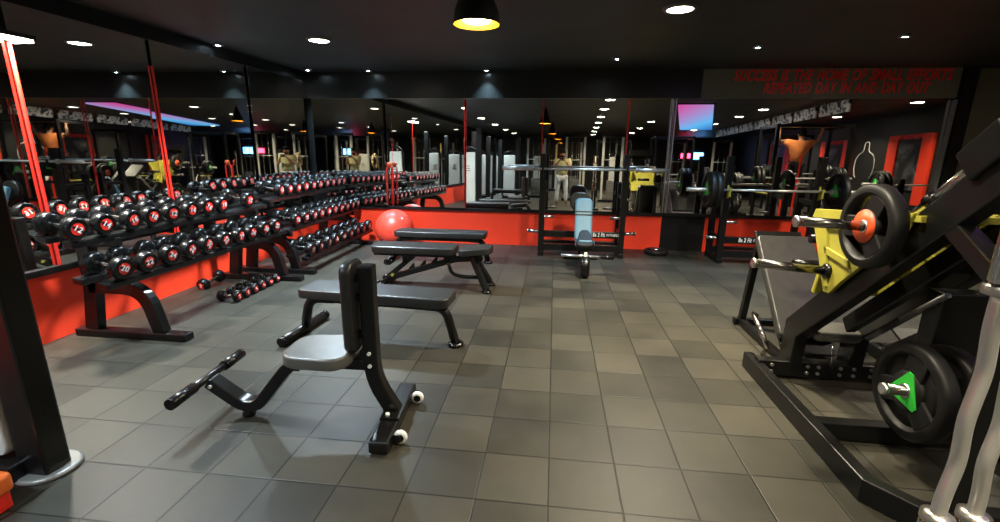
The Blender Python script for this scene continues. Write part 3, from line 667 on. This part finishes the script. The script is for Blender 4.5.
# ------------------------------------------------------------------ barbell racks
def barbell(label, x0, x1, y, z, group=None, m=BARS):
    t = thing('barbell', label, 'barbell', ((x0 + x1) / 2, y, z), group)
    L = x1 - x0; sl = 0.40 if L > 1.9 else 0.3
    MB().cyl((x0 + sl, y, z), (x1 - sl, y, z), 0.0145, 14).build('shaft', m, t)
    for a, b in ((x0, x0 + sl), (x1 - sl, x1)):
        MB().cyl((a, y, z), (b, y, z), 0.025, 16).build('sleeve', m, t)
    for a in (x0 + sl, x1 - sl):
        MB().lathe([(0.026, -0.015), (0.037, -0.013), (0.037, 0.013), (0.026, 0.015)], (a, y, z), (1, 0, 0), 18).build('collar', STEEL, t)
    return t
def bench_rack(name, label, xl, xr, yf, yr, ztop, zbar, words, jm):
    t = thing(name, label, 'bench press rack', ((xl + xr) / 2, yf, 0))
    for x in (xl, xr):
        sg = -1 if x == xl else 1
        MB().box((x, yf, ztop / 2 + 0.02), (0.075, 0.08, ztop - 0.04)).build('upright', BLACK, t, 0.006)
        MB().beam([(x, yf - 0.05, 0.03), (x, yr + 0.05, 0.03)], 0.075, 0.06, (1, 0, 0)).build('base_runner', BLACK, t, 0.006)
        MB().box((x, yr, 0.50), (0.07, 0.07, 0.94)).build('rear_post', BLACK, t, 0.006)
        for z in (0.32, 0.80): MB().beam([(x, yf, z), (x, yr, z)], 0.05, 0.05, (1, 0, 0)).build('side_brace', BLACK, t, 0.004)
        # bar cup
        MB().prism([(x - 0.012, yf - 0.04, zbar - 0.11), (x - 0.012, yf - 0.12, zbar - 0.08), (x - 0.012, yf - 0.13, zbar + 0.03), (x - 0.012, yf - 0.112, zbar + 0.03), (x - 0.012, yf - 0.105, zbar - 0.028), (x - 0.012, yf - 0.055, zbar - 0.028), (x - 0.012, yf - 0.04, zbar + 0.06)], (0.024, 0, 0)).build('bar_cup', jm, t, 0.002)
        o = MB().cyl((x, yf, 0.325), (x + sg * 0.17, yf, 0.338), 0.022, 14).build('plate_peg', CHROME, t)
        MB().lathe([(0.026, 0), (0.026, 0.012), (0.018, 0.018)], (x + sg * 0.17, yf, 0.338), (sg, 0, 0), 14).build('peg_cap', STEEL, o)
        MB().cyl((x, yf - 0.02, 0.54), (x - sg * 0.17, yf - 0.02, 0.54), 0.018, 12).build('safety_peg', STEEL, t)
        MB().cyl((x, yf - 0.02, 0.66), (x - sg * 0.045, yf - 0.02, 0.66), 0.02, 12).build('lock_knob', BLACKM, t)
    cb = MB().box(((xl + xr) / 2, yf, 0.305), (xr - xl, 0.05, 0.085)).build('cross_beam', BLACK, t, 0.005)
    put_text('beam_letters', words[0], WHITE, cb, (words[1], yf - 0.0265, 0.309), (1, 0, 0), (0, 0, 1), 0.075, 0.16, 0.15, 0.002)
    put_text('beam_letters', words[2], WHITE, cb, (words[1] + 0.185, yf - 0.0265, 0.306), (1, 0, 0), (0, 0, 1), 0.05, 0.17, 0.15, 0.0)
    MB().box(((xl + xr) / 2, yf, 0.125), (xr - xl, 0.06, 0.09)).build('cross_beam', BLACK, t, 0.005)
    MB().box(((xl + xr) / 2, yr, 0.10), (xr - xl, 0.05, 0.08)).build('cross_beam', BLACK, t, 0.005)
    return t
bench_rack('bench_press_rack', 'black bench press rack with the light blue bench in the middle', -0.15, 0.92, 6.18, 6.58, 1.36, 1.17, ('Be 2 Fit', 0.62, 'FITNESS'), BLACK)
barbell('pale steel barbell without plates lying on the rack above the blue bench', -0.68, 1.44, 6.10, 1.17)
bench_rack('bench_press_rack', 'black bench press rack with yellow bar cups behind the leg press', 2.17, 3.24, 6.12, 6.52, 1.36, 0.95, ('Be 2 Fit', 2.46, 'FITNESS'), YELLOW)
barbell('steel barbell loaded with green hub plates on the rack with yellow cups', 1.66, 3.76, 6.04, 0.95)
for x, l in ((2.00, 'green hub plate pushed inward on the visible end of the loaded barbell'), (1.93, 'outer green hub plate on the visible end of the loaded barbell')):
    plate('green', (x, 6.04, 0.95), l, group='plates on the loaded barbell')
for x, l in ((3.42, 'green hub plate at the end of the loaded barbell above the yellow sled'),):
    plate('green', (x, 6.04, 0.95), l, group='plates on the loaded barbell')
# plate lying on the floor
fp = copy_tree(PO, (1.46, 6.50, 0.035)); fp.rotation_euler = (0, PI / 2, 0.4); [bpy.data.objects.remove(k) for k in list(fp.children) if k.name.startswith('hub_disc')]; fp['label'] = 'black plate lying flat on the floor by the black wall panel'; fp.scale = (1.2, 0.72, 0.72)

# light blue incline bench standing in the first rack
ib = thing('incline_bench', 'light blue incline bench with black seat and long silver foot bar', 'bench', (0.385, 5.6, 0))
ru = V((0, 0.42, 0.90)).normalized(); X1 = V((1, 0, 0))
MB().pad((0.385, 5.78, 0.56), (0, -ru.y, -ru.z), (1, 0, 0), 0.57, 0.215, 0.07, 0.06, 0.022).build('back_pad', BLUEPAD, ib)
for d in (0.06, 0.10):
    c = V((0.385, 5.78, 0.56)) + ru * d + V((0, -0.90, 0.42)).normalized() * 0.034
    MB().box(c, (0.217, 0.008, 0.016), Matrix.Rotation(-0.436, 3, 'X')).build('pad_band', BLACKM, ib)
MB().pad((0.345, 5.985, 0.77), (0, 0.1, 1), (1, 0, 0), 0.24, 0.26, 0.08, 0.10, 0.03).build('head_pad', LEATHER, ib)
MB().pad((0.39, 5.43, 0.335), (0, 0.93, -0.2), (1, 0, 0), 0.34, 0.215, 0.07, 0.06, 0.02).build('seat_skirt', BLUEPAD, ib)
MB().pad((0.385, 5.36, 0.385), (0, 0.80, 0.45), (1, 0, 0), 0.30, 0.24, 0.10, 0.08, 0.03, 0.45).build('seat_pad', BLACKM, ib)
MB().beam([(0.385, 5.14, 0.22), (0.385, 5.60, 0.28), (0.385, 6.05, 0.62)], 0.07, 0.08, (1, 0, 0)).build('spine', BLACK, ib, 0.006)
MB().beam([(0.385, 5.98, 0.58), (0.385, 6.06, 0.03)], 0.07, 0.07, (1, 0, 0)).build('leg', BLACK, ib, 0.006)
MB().box((0.385, 6.03, 0.032), (0.45, 0.07, 0.06)).build('rear_foot', BLACK, ib, 0.006)
MB().lathe([(0.03, -0.05), (0.122, -0.045), (0.13, -0.02), (0.13, 0.02), (0.122, 0.045), (0.03, 0.05)], (0.385, 5.14, 0.131), (1, 0, 0), 32).build('front_wheel', RUBBER, ib)
MB().box((0.385, 5.14, 0.19), (0.085, 0.10, 0.14)).build('wheel_fork', BLACK, ib, 0.008)
MB().cyl((0.11, 5.13, 0.255), (0.60, 5.13, 0.245), 0.016, 14).build('foot_bar', STEEL, ib)
MB().cyl((0.56, 5.13, 0.246), (0.70, 5.13, 0.244), 0.026, 14).build('foam_grip', RUBBER, ib)
MB().box((0.385, 5.10, 0.275), (0.04, 0.02, 0.05)).build('height_tag', WHITE, ib, 0.004)

# ------------------------------------------------------------------ things met only in the mirrors
MG = 'gear seen only in the mirrors'
def power_rack(x, y, label, w=1.15, d=0.9, h=2.12, red=False):
    t = thing('power_rack', label, 'power rack', (x, y, 0), MG)
    for sx in (-1, 1):
        for sy in (-1, 1):
            MB().box((x + sx * w / 2, y + sy * d / 2, h / 2), (0.07, 0.07, h)).build('upright', BLACK, t, 0.005)
        for z in (0.04, h - 0.04): MB().box((x + sx * w / 2, y, z), (0.07, d, 0.07)).build('side_beam', BLACK, t, 0.005)
        MB().cyl((x + sx * w / 2, y - d / 2, 0.62), (x + sx * w / 2, y + d / 2, 0.62), 0.022, 10).build('safety_bar', YELLOW, t)
    for sy in (-1, 1): MB().box((x, y + sy * d / 2, h - 0.04), (w, 0.06, 0.06)).build('cross_beam', BLACK, t, 0.005)
    MB().cyl((x - w / 2, y, h - 0.03), (x + w / 2, y, h - 0.03), 0.017, 12).build('pull_up_bar', STEEL, t)
    return t
power_rack(5.30, 2.0, 'tall black power rack with the hanging man, seen in the mirror', 1.5, 0.9, 2.13)
for dx in (-0.45, -0.2):
    tag(MB().beam([(5.3 + dx, 2.3, 0.02), (5.38 + dx, 2.25, 1.45)], 0.03, 0.03, (0, 1, 0)).build('power_band', REDM), 'red stretch band strung in the power rack, seen in the mirror', 'band', MG)
power_rack(3.3, -2.6, 'black power rack on the open floor behind the camera, seen in the mirror')
power_rack(6.3, -1.6, 'black power rack near the far side wall, seen in the mirror')
power_rack(1.6, -5.0, 'black power rack deep in the hall behind the camera, seen in the mirror')
def loaded(x0, x1, y, z, lab):
    barbell('steel barbell with green hub plates, ' + lab, x0, x1, y, z, MG)
    for x in (x0 + 0.22, x0 + 0.30, x1 - 0.22, x1 - 0.30): plate('green', (x, y, z), 'green hub plate on a barbell of the camera side, seen in the mirror', group='plates seen only in the mirrors', rz=0 if x < (x0 + x1) / 2 else PI)
def stand(x0, x1, y, z, lab):
    t = thing('barbell_stand', 'black barbell stand, ' + lab, 'barbell stand', (x0, y, 0), MG)
    for x in (x0 + 0.55, x1 - 0.55):
        MB().box((x, y + 0.06, z / 2 + 0.05), (0.07, 0.07, z + 0.1)).build('upright', BLACK, t, 0.005)
        MB().box((x, y + 0.2, 0.03), (0.08, 0.7, 0.06)).build('foot', BLACK, t, 0.005)
        MB().beam([(x, y + 0.06, z * 0.8), (x, y + 0.5, 0.05)], 0.05, 0.05, (1, 0, 0)).build('brace', BLACK, t, 0.004)
    MB().box(((x0 + x1) / 2, y + 0.3, 0.25), (x1 - x0 - 1.1, 0.05, 0.06)).build('cross_beam', BLACK, t, 0.004)
    loaded(x0, x1, y, z, lab)
stand(3.6, 5.6, 3.6, 1.0, 'between the leg press and the power rack')
stand(2.2, 4.2, -0.6, 0.95, 'on the open floor behind the camera')
stand(4.9, 6.9, 0.4, 1.05, 'near the posters')
stand(5.1, 7.1, 4.9, 0.95, 'in the far corner beyond the post')
# plate tree
def plate_tree(x, y, lab):
    t = thing('plate_tree', lab, 'plate tree', (x, y, 0), MG)
    MB().box((x, y, 0.62), (0.08, 0.08, 1.2)).build('post', BLACK, t, 0.005)
    MB().box((x, y, 0.03), (0.7, 0.5, 0.06)).build('base', BLACK, t, 0.006)
    for z in (0.34, 0.84):
        for sg in (-1, 1):
            MB().cyl((x, y, z), (x + sg * 0.3, y, z + 0.02), 0.022, 10).build('peg', CHROME, t)
            plate('green', (x + sg * 0.13, y, z), 'green hub plate on a plate tree, seen in the mirror', group='plates seen only in the mirrors', rz=0 if sg < 0 else PI)
            plate('orange', (x + sg * 0.20, y, z), 'orange hub plate on a plate tree, seen in the mirror', group='plates seen only in the mirrors', rz=0 if sg < 0 else PI)
plate_tree(3.68, 2.4, 'black plate tree beside the leg press, seen in the mirror')
plate_tree(4.2, 0.95, 'black plate tree in front of the power rack, seen in the mirror')
# posters with red surrounds, red columns on the far side wall
def poster(y0, y1, z0, z1, lab, red=True):
    t = thing('wall_poster', lab, 'poster', (XR - 0.02, (y0 + y1) / 2, z0), MG)
    MB().box((XR - 0.015, (y0 + y1) / 2, (z0 + z1) / 2), (0.03, y1 - y0, z1 - z0)).build('picture', PMAT, t)
    if red:
        for y in (y0 - 0.16, y1 + 0.16): MB().box((XR - 0.03, y, (z0 + z1) / 2 - 0.1), (0.06, 0.32, z1 - z0 + 0.4)).build('red_border', REDWALL, t, 0.004)
        MB().box((XR - 0.03, (y0 + y1) / 2, z1 + 0.05), (0.06, y1 - y0, 0.1)).build('red_border', REDDARK, t, 0.004)
PMAT = bpy.data.materials.new('smoky_poster_print'); PMAT.use_nodes = True
def _pm():
    nt = PMAT.node_tree; N = nt.nodes; b = N['Principled BSDF']; tc = N.new('ShaderNodeTexCoord'); nz = N.new('ShaderNodeTexNoise'); r = N.new('ShaderNodeValToRGB')
    nz.inputs['Scale'].default_value = 2.4; nz.inputs['Detail'].default_value = 7; nz.inputs['Distortion'].default_value = 0.8
    r.color_ramp.elements[0].position = 0.45; r.color_ramp.elements[0].color = (0.012, 0.012, 0.012, 1)
    r.color_ramp.elements[1].position = 0.75; r.color_ramp.elements[1].color = (0.34, 0.35, 0.37, 1)
    nt.links.new(tc.outputs['Object'], nz.inputs['Vector']); nt.links.new(nz.outputs['Fac'], r.inputs['Fac']); nt.links.new(r.outputs['Color'], b.inputs['Base Color']); b.inputs['Roughness'].default_value = 0.5
_pm()
poster(1.62, 2.38, 0.75, 1.85, 'grey smoky poster between two red columns, seen in the mirror')
poster(-1.5, -0.62, 0.75, 1.85, 'second smoky poster with red columns, seen in the mirror')
poster(-5.6, -4.4, 0.9, 2.0, 'third smoky poster with red columns, seen in the mirror')
# white outline of a torso on the far side wall
wo = thing('wall_outline', 'white outline drawing of a muscular back on the dark side wall, seen in the mirror', 'wall drawing', (XR, 0.4, 1.0), MG)
OUT = [(0.0, 1.86), (0.09, 1.84), (0.10, 1.72), (0.12, 1.62), (0.30, 1.55), (0.40, 1.42), (0.42, 1.22), (0.36, 1.02), (0.30, 0.98)]
for s in (-1, 1): MB().tube(fillet([(XR - 0.012, 0.4 + s * a, b) for a, b in OUT], 0.06), 0.012, 6).build('outline', WHITE, wo)
# lit signs and the coloured ceiling panel at the far end
sg = thing('neon_sign', 'small red and blue lit sign on the far wall, seen in the mirror', 'sign', (5.5, YN + 0.05, 1.6), MG)
MB().box((5.5, YN + 0.03, 1.65), (1.4, 0.06, 0.7)).build('backboard', BLACKM, sg, 0.01)
MB().box((5.2, YN + 0.08, 1.65), (0.42, 0.03, 0.22)).build('red_panel', E_RED, sg, 0.01)
MB().box((5.72, YN + 0.08, 1.65), (0.5, 0.03, 0.3)).build('blue_panel', E_CYAN, sg, 0.01)
def glow_panel():
    m = bpy.data.materials.new('rgb_panel_glow'); m.use_nodes = True; nt = m.node_tree; N = nt.nodes; N.clear()
    o = N.new('ShaderNodeOutputMaterial'); e = N.new('ShaderNodeEmission'); tc = N.new('ShaderNodeTexCoord'); s = N.new('ShaderNodeSeparateXYZ'); r = N.new('ShaderNodeValToRGB')
    nt.links.new(tc.outputs['Generated'], s.inputs[0]); nt.links.new(s.outputs[0], r.inputs['Fac']); nt.links.new(r.outputs['Color'], e.inputs['Color']); nt.links.new(e.outputs[0], o.inputs[0])
    el = r.color_ramp.elements; el[0].color = (0.55, 0.06, 0.30, 1); el[1].color = (0.02, 0.10, 0.42, 1)
    k = r.color_ramp.elements.new(0.62); k.color = (0.10, 0.42, 0.80, 1); e.inputs['Strength'].default_value = 1.0
    return m
rp = thing('ceiling_light_panel', 'long slanting pink to blue glowing ceiling panel, seen in the mirrors', 'light panel', (3.4, -0.2, ZC), MG)
MB().prism([(2.30, 3.2, ZC - 0.05), (3.00, 3.2, ZC - 0.05), (4.75, -3.6, ZC - 0.05), (3.70, -3.6, ZC - 0.05)], (0, 0, 0.03)).build('panel_face', glow_panel(), rp)
MB().prism([(2.26, 3.24, ZC - 0.02), (3.04, 3.24, ZC - 0.02), (4.80, -3.64, ZC - 0.02), (3.66, -3.64, ZC - 0.02)], (0, 0, 0.018)).build('panel_frame', BLACKM, rp)
# pale printed boards hanging in a row under the ceiling on the far side
FIG = bpy.data.materials.new('black_white_figure_print'); FIG.use_nodes = True
def _fig():
    nt = FIG.node_tree; N = nt.nodes; b = N['Principled BSDF']; tc = N.new('ShaderNodeTexCoord'); nz = N.new('ShaderNodeTexNoise'); r = N.new('ShaderNodeValToRGB')
    nz.inputs['Scale'].default_value = 7; nz.inputs['Detail'].default_value = 3; nz.inputs['Distortion'].default_value = 1.2
    r.color_ramp.elements[0].position = 0.42; r.color_ramp.elements[0].color = (0.02, 0.02, 0.02, 1)
    r.color_ramp.elements[1].position = 0.52; r.color_ramp.elements[1].color = (0.85, 0.83, 0.80, 1)
    nt.links.new(tc.outputs['Object'], nz.inputs['Vector']); nt.links.new(nz.outputs['Fac'], r.inputs['Fac']); nt.links.new(r.outputs['Color'], b.inputs['Base Color']); b.inputs['Roughness'].default_value = 0.5
_fig()
for y in (-3.4, -2.2, -1.0, 0.2, 1.4, 2.6, 3.8):
    t = thing('hanging_board', 'pale printed board hanging from the ceiling on the far side, seen in the mirrors', 'board', (5.0, y, ZC), MG)
    MB().box((5.0, y, 2.30), (0.03, 1.05, 0.22)).build('board_face', FIG, t, 0.003)
    for dy in (-0.4, 0.4): MB().cyl((5.0, y + dy, 2.40), (5.0, y + dy, ZC), 0.006, 6).build('hanger', STEEL, t)
# coiled ropes on hooks, kettle of smaller things on the far side
def rope_coil(x, y, z, lab):
    t = thing('battle_rope', lab, 'rope', (x, y, z - 0.3), MG)
    for k in range(4):
        pts = [(x + 0.05 * math.sin(k * 2.1), y + (0.17 + 0.018 * k) * math.cos(a), z - (0.22 + 0.02 * k) * math.sin(a)) for a in [i * 2 * PI / 20 for i in range(21)]]
        MB().tube(pts, 0.02, 8).build('coil', ROPE, t)
    MB().cyl((x - 0.12, y, z + 0.25), (x + 0.12, y, z + 0.25), 0.02, 10).build('hanger', BLACK, t)
rope_coil(0.9, -3.6, 1.2, 'coiled tan rope hanging in the middle of the hall behind the camera')
# cable towers behind the camera
def cable_tower(x, y, lab):
    t = thing('cable_tower', lab, 'cable machine', (x, y, 0), MG)
    for dx in (-0.3, 0.3): MB().box((x + dx, y, 1.08), (0.07, 0.07, 2.12)).build('upright', GREYP, t, 0.005)
    MB().box((x, y, 2.12), (0.75, 0.09, 0.09)).build('top_beam', BLACK, t, 0.005)
    MB().box((x, y, 0.04), (0.8, 0.6, 0.08)).build('base', BLACK, t, 0.005)
    for k in range(10): MB().box((x, y + 0.02, 0.12 + k * 0.06), (0.30, 0.14, 0.052)).build('stack_slab', GREYM, t, 0.004)
    for dx in (-0.1, 0.1): MB().cyl((x + dx, y, 0.08), (x + dx, y, 2.08), 0.012, 8).build('guide_rod', CHROME, t)
    MB().cyl((x - 0.3, y + 0.10, 1.35), (x + 0.3, y + 0.10, 1.35), 0.016, 10).build('pull_bar', STEEL, t)
for x, y in ((-1.75, -2.6), (-0.9, -4.6), (1.9, -4.0)):
    copy_tree(sm, (x, y, 0), 0.0, 'grey shrouded weight machine on the open floor behind the camera', group='weight machines seen only in the mirrors')
for x, y in ((-1.2, -3.4), (0.1, -6.4), (0.2, -2.4), (1.4, -2.2), (-1.0, -7.8), (2.2, -7.6), (4.2, -6.4), (5.6, -5.2)):
    cable_tower(x, y, 'black cable tower with steel rods behind the camera, seen in the mirror')

# ------------------------------------------------------------------ people
def skin_body(name, nodes, edges, m, parent, sub=2, root=0):
    """nodes: list of (pos, radius); one continuous skinned surface"""
    o0 = world_loc(parent)
    me = bpy.data.meshes.new(name)
    me.from_pydata([V(p) - o0 for p, r in nodes], edges, [])
    ob = bpy.data.objects.new(name, me); COL.objects.link(ob); ob.parent = parent
    md = ob.modifiers.new('skin', 'SKIN'); md.use_smooth_shade = True
    for i, (p, r) in enumerate(nodes):
        sv = me.skin_vertices[0].data[i]
        rr = r if isinstance(r, (tuple, list)) else (r, r)
        sv.radius = rr; sv.use_root = (i == root)
    s = ob.modifiers.new('sub', 'SUBSURF'); s.levels = sub; s.render_levels = sub
    me.materials.append(m)
    return ob
def chain(nodes, edges, start, seq):
    prev = start
    for p, r in seq:
        nodes.append((V(p), r)); i = len(nodes) - 1
        if prev is not None: edges.append((prev, i))
        prev = i
    return prev
def person(label, J, tee, trousers, tro_to_knee, face_dir, group=None, hair_long=False):
    """J: joint positions in the world; face_dir: unit vector the face looks along"""
    t = thing('person', label, 'person', J['ground'])
    f = V(face_dir).normalized(); up = V((0, 0, 1)); rt = f.cross(up)
    N, E = [], []
    N.append((V(J['pelvis']), (0.13, 0.10)))
    sp = chain(N, E, 0, [(V(J['pelvis']).lerp(V(J['chest']), 0.5), (0.125, 0.09)), (J['chest'], (0.145, 0.10)), (J['neck'], 0.055)])
    chest = sp - 1
    hd = V(J['head'])
    chain(N, E, sp, [(hd - up * 0.07, 0.062), (hd, (0.078, 0.092)), (hd + up * 0.075, 0.062)])
    for s in ('l', 'r'):
        sh, el, wr = V(J['sh_' + s]), V(J['el_' + s]), V(J['wr_' + s])
        hand = V(J['hand_' + s])
        k = chain(N, E, chest, [(sh, 0.058), (sh.lerp(el, 0.5), 0.050), (el, 0.040), (el.lerp(wr, 0.4), 0.038), (wr, 0.026), (wr.lerp(hand, 0.6), (0.036, 0.018)), (hand, (0.034, 0.016))])
        # five fingers, bent towards the held thing
        d = (hand - wr).normalized(); hook = V(J['hook_' + s]).normalized(); side = d.cross(hook).normalized()
        for q, (off, ln) in enumerate(((-0.030, 0.060), (-0.010, 0.070), (0.010, 0.068), (0.028, 0.052))):
            b = hand + side * off + d * 0.012
            chain(N, E, k, [(b, 0.009), (b + d * ln * 0.4 + hook * ln * 0.2, 0.0085), (b + d * ln * 0.5 + hook * ln * 0.65, 0.0075)])
        b = wr.lerp(hand, 0.5) - side * 0.034
        chain(N, E, k - 1, [(b, 0.010), (b - side * 0.018 + d * 0.02 + hook * 0.02, 0.009), (b - side * 0.012 + d * 0.035 + hook * 0.045, 0.008)])
        hp, kn, an, to = V(J['hip_' + s]), V(J['kn_' + s]), V(J['an_' + s]), V(J['toe_' + s])
        chain(N, E, 0, [(hp, 0.085), (hp.lerp(kn, 0.5), 0.072), (kn, 0.054), (kn.lerp(an, 0.35), 0.054), (an, 0.036), (an.lerp(to, 0.5) - up * 0.02, 0.034), (to, 0.026)])
    skin_body('body', N, E, SKIN, t)
    # shirt over the trunk and upper arms
    N, E = [], []
    N.append((V(J['pelvis']) + up * 0.0, (0.20, 0.17)))
    sp = chain(N, E, 0, [(V(J['pelvis']).lerp(V(J['chest']), 0.5), (0.17, 0.145)), (J['chest'], (0.185, 0.15)), (V(J['neck']) - up * 0.035, 0.08)])
    for s in ('l', 'r'):
        sh, el = V(J['sh_' + s]), V(J['el_' + s])
        chain(N, E, sp - 1, [(sh, 0.092), (sh.lerp(el, 0.66), 0.086)])
    skin_body('shirt', N, E, tee, t)
    N, E = [], []
    N.append((V(J['pelvis']) - up * 0.02, (0.146, 0.114)))
    for s in ('l', 'r'):
        hp, kn, an = V(J['hip_' + s]), V(J['kn_' + s]), V(J['an_' + s])
        seq = [(hp, 0.100), (hp.lerp(kn, 0.5), 0.086)]
        seq += [(kn.lerp(hp, 0.12), 0.078)] if tro_to_knee else [(kn, 0.068), (kn.lerp(an, 0.45), 0.062), (an + up * 0.03, 0.050)]
        chain(N, E, 0, seq)
    skin_body('trousers', N, E, trousers, t)
    for s in ('l', 'r'):
        an, to = V(J['an_' + s]), V(J['toe_' + s])
        N, E = [(an + (an - to).normalized() * 0.03, 0.045)], []
        chain(N, E, 0, [(an.lerp(to, 0.45) - up * 0.008, 0.046), (to, 0.040)])
        skin_body('shoe', N, E, BLACKM if not tro_to_knee else WHITE, t)
    # hair cap, ears, eyes, nose, mouth
    h = MB(); c = hd + up * 0.055 - f * 0.018
    R3 = Matrix((rt, f, up)).transposed()
    prof = []
    for i in range(9):
        a = i * (PI * 0.60) / 8
        prof.append([c + R3 @ V((0.088 * math.sin(a) * math.cos(k * 2 * PI / 18), 0.100 * math.sin(a) * math.sin(k * 2 * PI / 18), 0.085 * math.cos(a) - (0.035 if math.sin(k * 2 * PI / 18) < -0.2 else 0) * a)) for k in range(18)])
    h.rings(prof); h.build('hair', HAIR, t)
    for s in (-1, 1):
        MB().sphere(hd + rt * s * 0.082 - f * 0.004 + up * 0.005, 0.02, 10, 6, (0.5, 0.7, 1.2)).build('ear', SKIN, t)
        MB().sphere(hd + rt * s * 0.031 + f * 0.080 + up * 0.018, 0.011, 10, 6).build('eye', HAIR, t)
    MB().lathe([(0.010, 0), (0.014, 0.03), (0.006, 0.045)], hd + f * 0.082 + up * 0.022, (f * 0.35 - up), 10).build('nose', SKIN, t)
    MB().box(hd + f * 0.078 - up * 0.045, (0.045, 0.012, 0.010), R3).build('mouth', REDDARK, t, 0.003)
    if not tro_to_knee:
        MB().sphere(hd + f * 0.030 - up * 0.062, 0.062, 14, 8, (1.0, 0.9, 0.65)).build('beard', HAIR, t)
    return t
y0 = -0.34; xc = -0.14
J = dict(ground=(xc, y0, 0), pelvis=(xc, y0, 0.86), chest=(xc, y0 + 0.01, 1.20), neck=(xc, y0 + 0.02, 1.36), head=(xc, y0 + 0.05, 1.485),
         sh_l=(xc - 0.19, y0, 1.30), el_l=(xc - 0.25, y0 + 0.10, 1.08), wr_l=(xc - 0.12, y0 + 0.24, 1.25), hand_l=(xc - 0.075, y0 + 0.265, 1.31), hook_l=(1, 0.1, 0.1),
         sh_r=(xc + 0.19, y0, 1.30), el_r=(xc + 0.25, y0 + 0.10, 1.08), wr_r=(xc + 0.12, y0 + 0.24, 1.25), hand_r=(xc + 0.075, y0 + 0.265, 1.31), hook_r=(-1, 0.1, 0.1),
         hip_l=(xc - 0.095, y0, 0.80), kn_l=(xc - 0.12, y0 + 0.02, 0.46), an_l=(xc - 0.14, y0, 0.085), toe_l=(xc - 0.16, y0 + 0.15, 0.045),
         hip_r=(xc + 0.095, y0, 0.80), kn_r=(xc + 0.12, y0 + 0.02, 0.46), an_r=(xc + 0.14, y0, 0.085), toe_r=(xc + 0.16, y0 + 0.15, 0.045))
person('person in pale yellow T-shirt and light jeans holding up a phone, seen in the mirror', J, TEE, JEANS, False, (0, 1, 0))
ph = thing('phone', 'black phone held up in both hands by the person in the mirror', 'phone', (xc, y0 + 0.29, 1.30))
MB().pad((xc, y0 + 0.295, 1.335), (1, 0, 0), (0, 0, 1), 0.15, 0.075, 0.009, 0.012, 0.003).build('phone_body', BLACKM, ph)
MB().lathe([(0.007, 0), (0.007, 0.002)], (xc + 0.055, y0 + 0.2995, 1.355), (0, 1, 0), 12).build('phone_lens', CHROME, ph)
x0, y0 = 5.22, 2.02
J = dict(ground=(x0, y0, 0.70), pelvis=(x0 - 0.02, y0 - 0.02, 1.30), chest=(x0, y0, 1.64), neck=(x0 + 0.01, y0, 1.80), head=(x0 + 0.02, y0 - 0.03, 1.93),
         sh_l=(x0 + 0.20, y0, 1.74), el_l=(x0 + 0.42, y0 - 0.06, 1.80), wr_l=(x0 + 0.46, y0 - 0.01, 2.03), hand_l=(x0 + 0.47, y0 - 0.005, 2.085), hook_l=(0, -1, 0.1),
         sh_r=(x0 - 0.20, y0, 1.74), el_r=(x0 - 0.42, y0 - 0.06, 1.80), wr_r=(x0 - 0.46, y0 - 0.01, 2.03), hand_r=(x0 - 0.47, y0 - 0.005, 2.085), hook_r=(0, -1, 0.1),
         hip_l=(x0 + 0.09, y0, 1.24), kn_l=(x0 + 0.12, y0 - 0.08, 0.86), an_l=(x0 + 0.06, y0 + 0.26, 0.74), toe_l=(x0 + 0.06, y0 + 0.36, 0.62),
         hip_r=(x0 - 0.12, y0, 1.24), kn_r=(x0 - 0.14, y0 - 0.08, 0.86), an_r=(x0 - 0.02, y0 + 0.28, 0.72), toe_r=(x0 - 0.02, y0 + 0.38, 0.60))
person('man in orange T-shirt and black shorts hanging from the pull-up bar, seen in the mirror', J, TEEO, SHORTS, True, (0, -1, 0))

# ------------------------------------------------------------------ camera, world, view
f, pitch, yaw, roll = 458.35, 0.24439, 0.114, 0.01087
fwd = V((-math.sin(yaw) * math.cos(pitch), math.cos(yaw) * math.cos(pitch), -math.sin(pitch)))
r0 = V((math.cos(yaw), math.sin(yaw), 0)); u0 = r0.cross(fwd)
right = r0 * math.cos(roll) + u0 * math.sin(roll); upv = u0 * math.cos(roll) - r0 * math.sin(roll)
cam = bpy.data.cameras.new('camera'); co = bpy.data.objects.new('camera', cam); COL.objects.link(co)
cam.sensor_fit = 'HORIZONTAL'; cam.sensor_width = 36; cam.lens = f / 1000 * 36; cam.clip_start = 0.03
Mx = Matrix((right, upv, -fwd)).transposed().to_4x4(); Mx.translation = V((0, 0, 1.443)); co.matrix_world = Mx
SC.camera = co
w = bpy.data.worlds.new('world'); SC.world = w; w.use_nodes = True
w.node_tree.nodes['Background'].inputs[0].default_value = (0.02, 0.02, 0.02, 1); w.node_tree.nodes['Background'].inputs[1].default_value = 0.0
SC.view_settings.view_transform = 'Standard'; SC.view_settings.look = 'None'; SC.view_settings.gamma = 1; SC.view_settings.use_curve_mapping = False
SC.view_settings.exposure = 0.42
try:
    SC.cycles.max_bounces = 10; SC.cycles.glossy_bounces = 8; SC.cycles.diffuse_bounces = 3; SC.cycles.use_denoising = True; SC.cycles.sample_clamp_indirect = 4
except Exception: pass
for k in list(PROTO.values()):
    pass
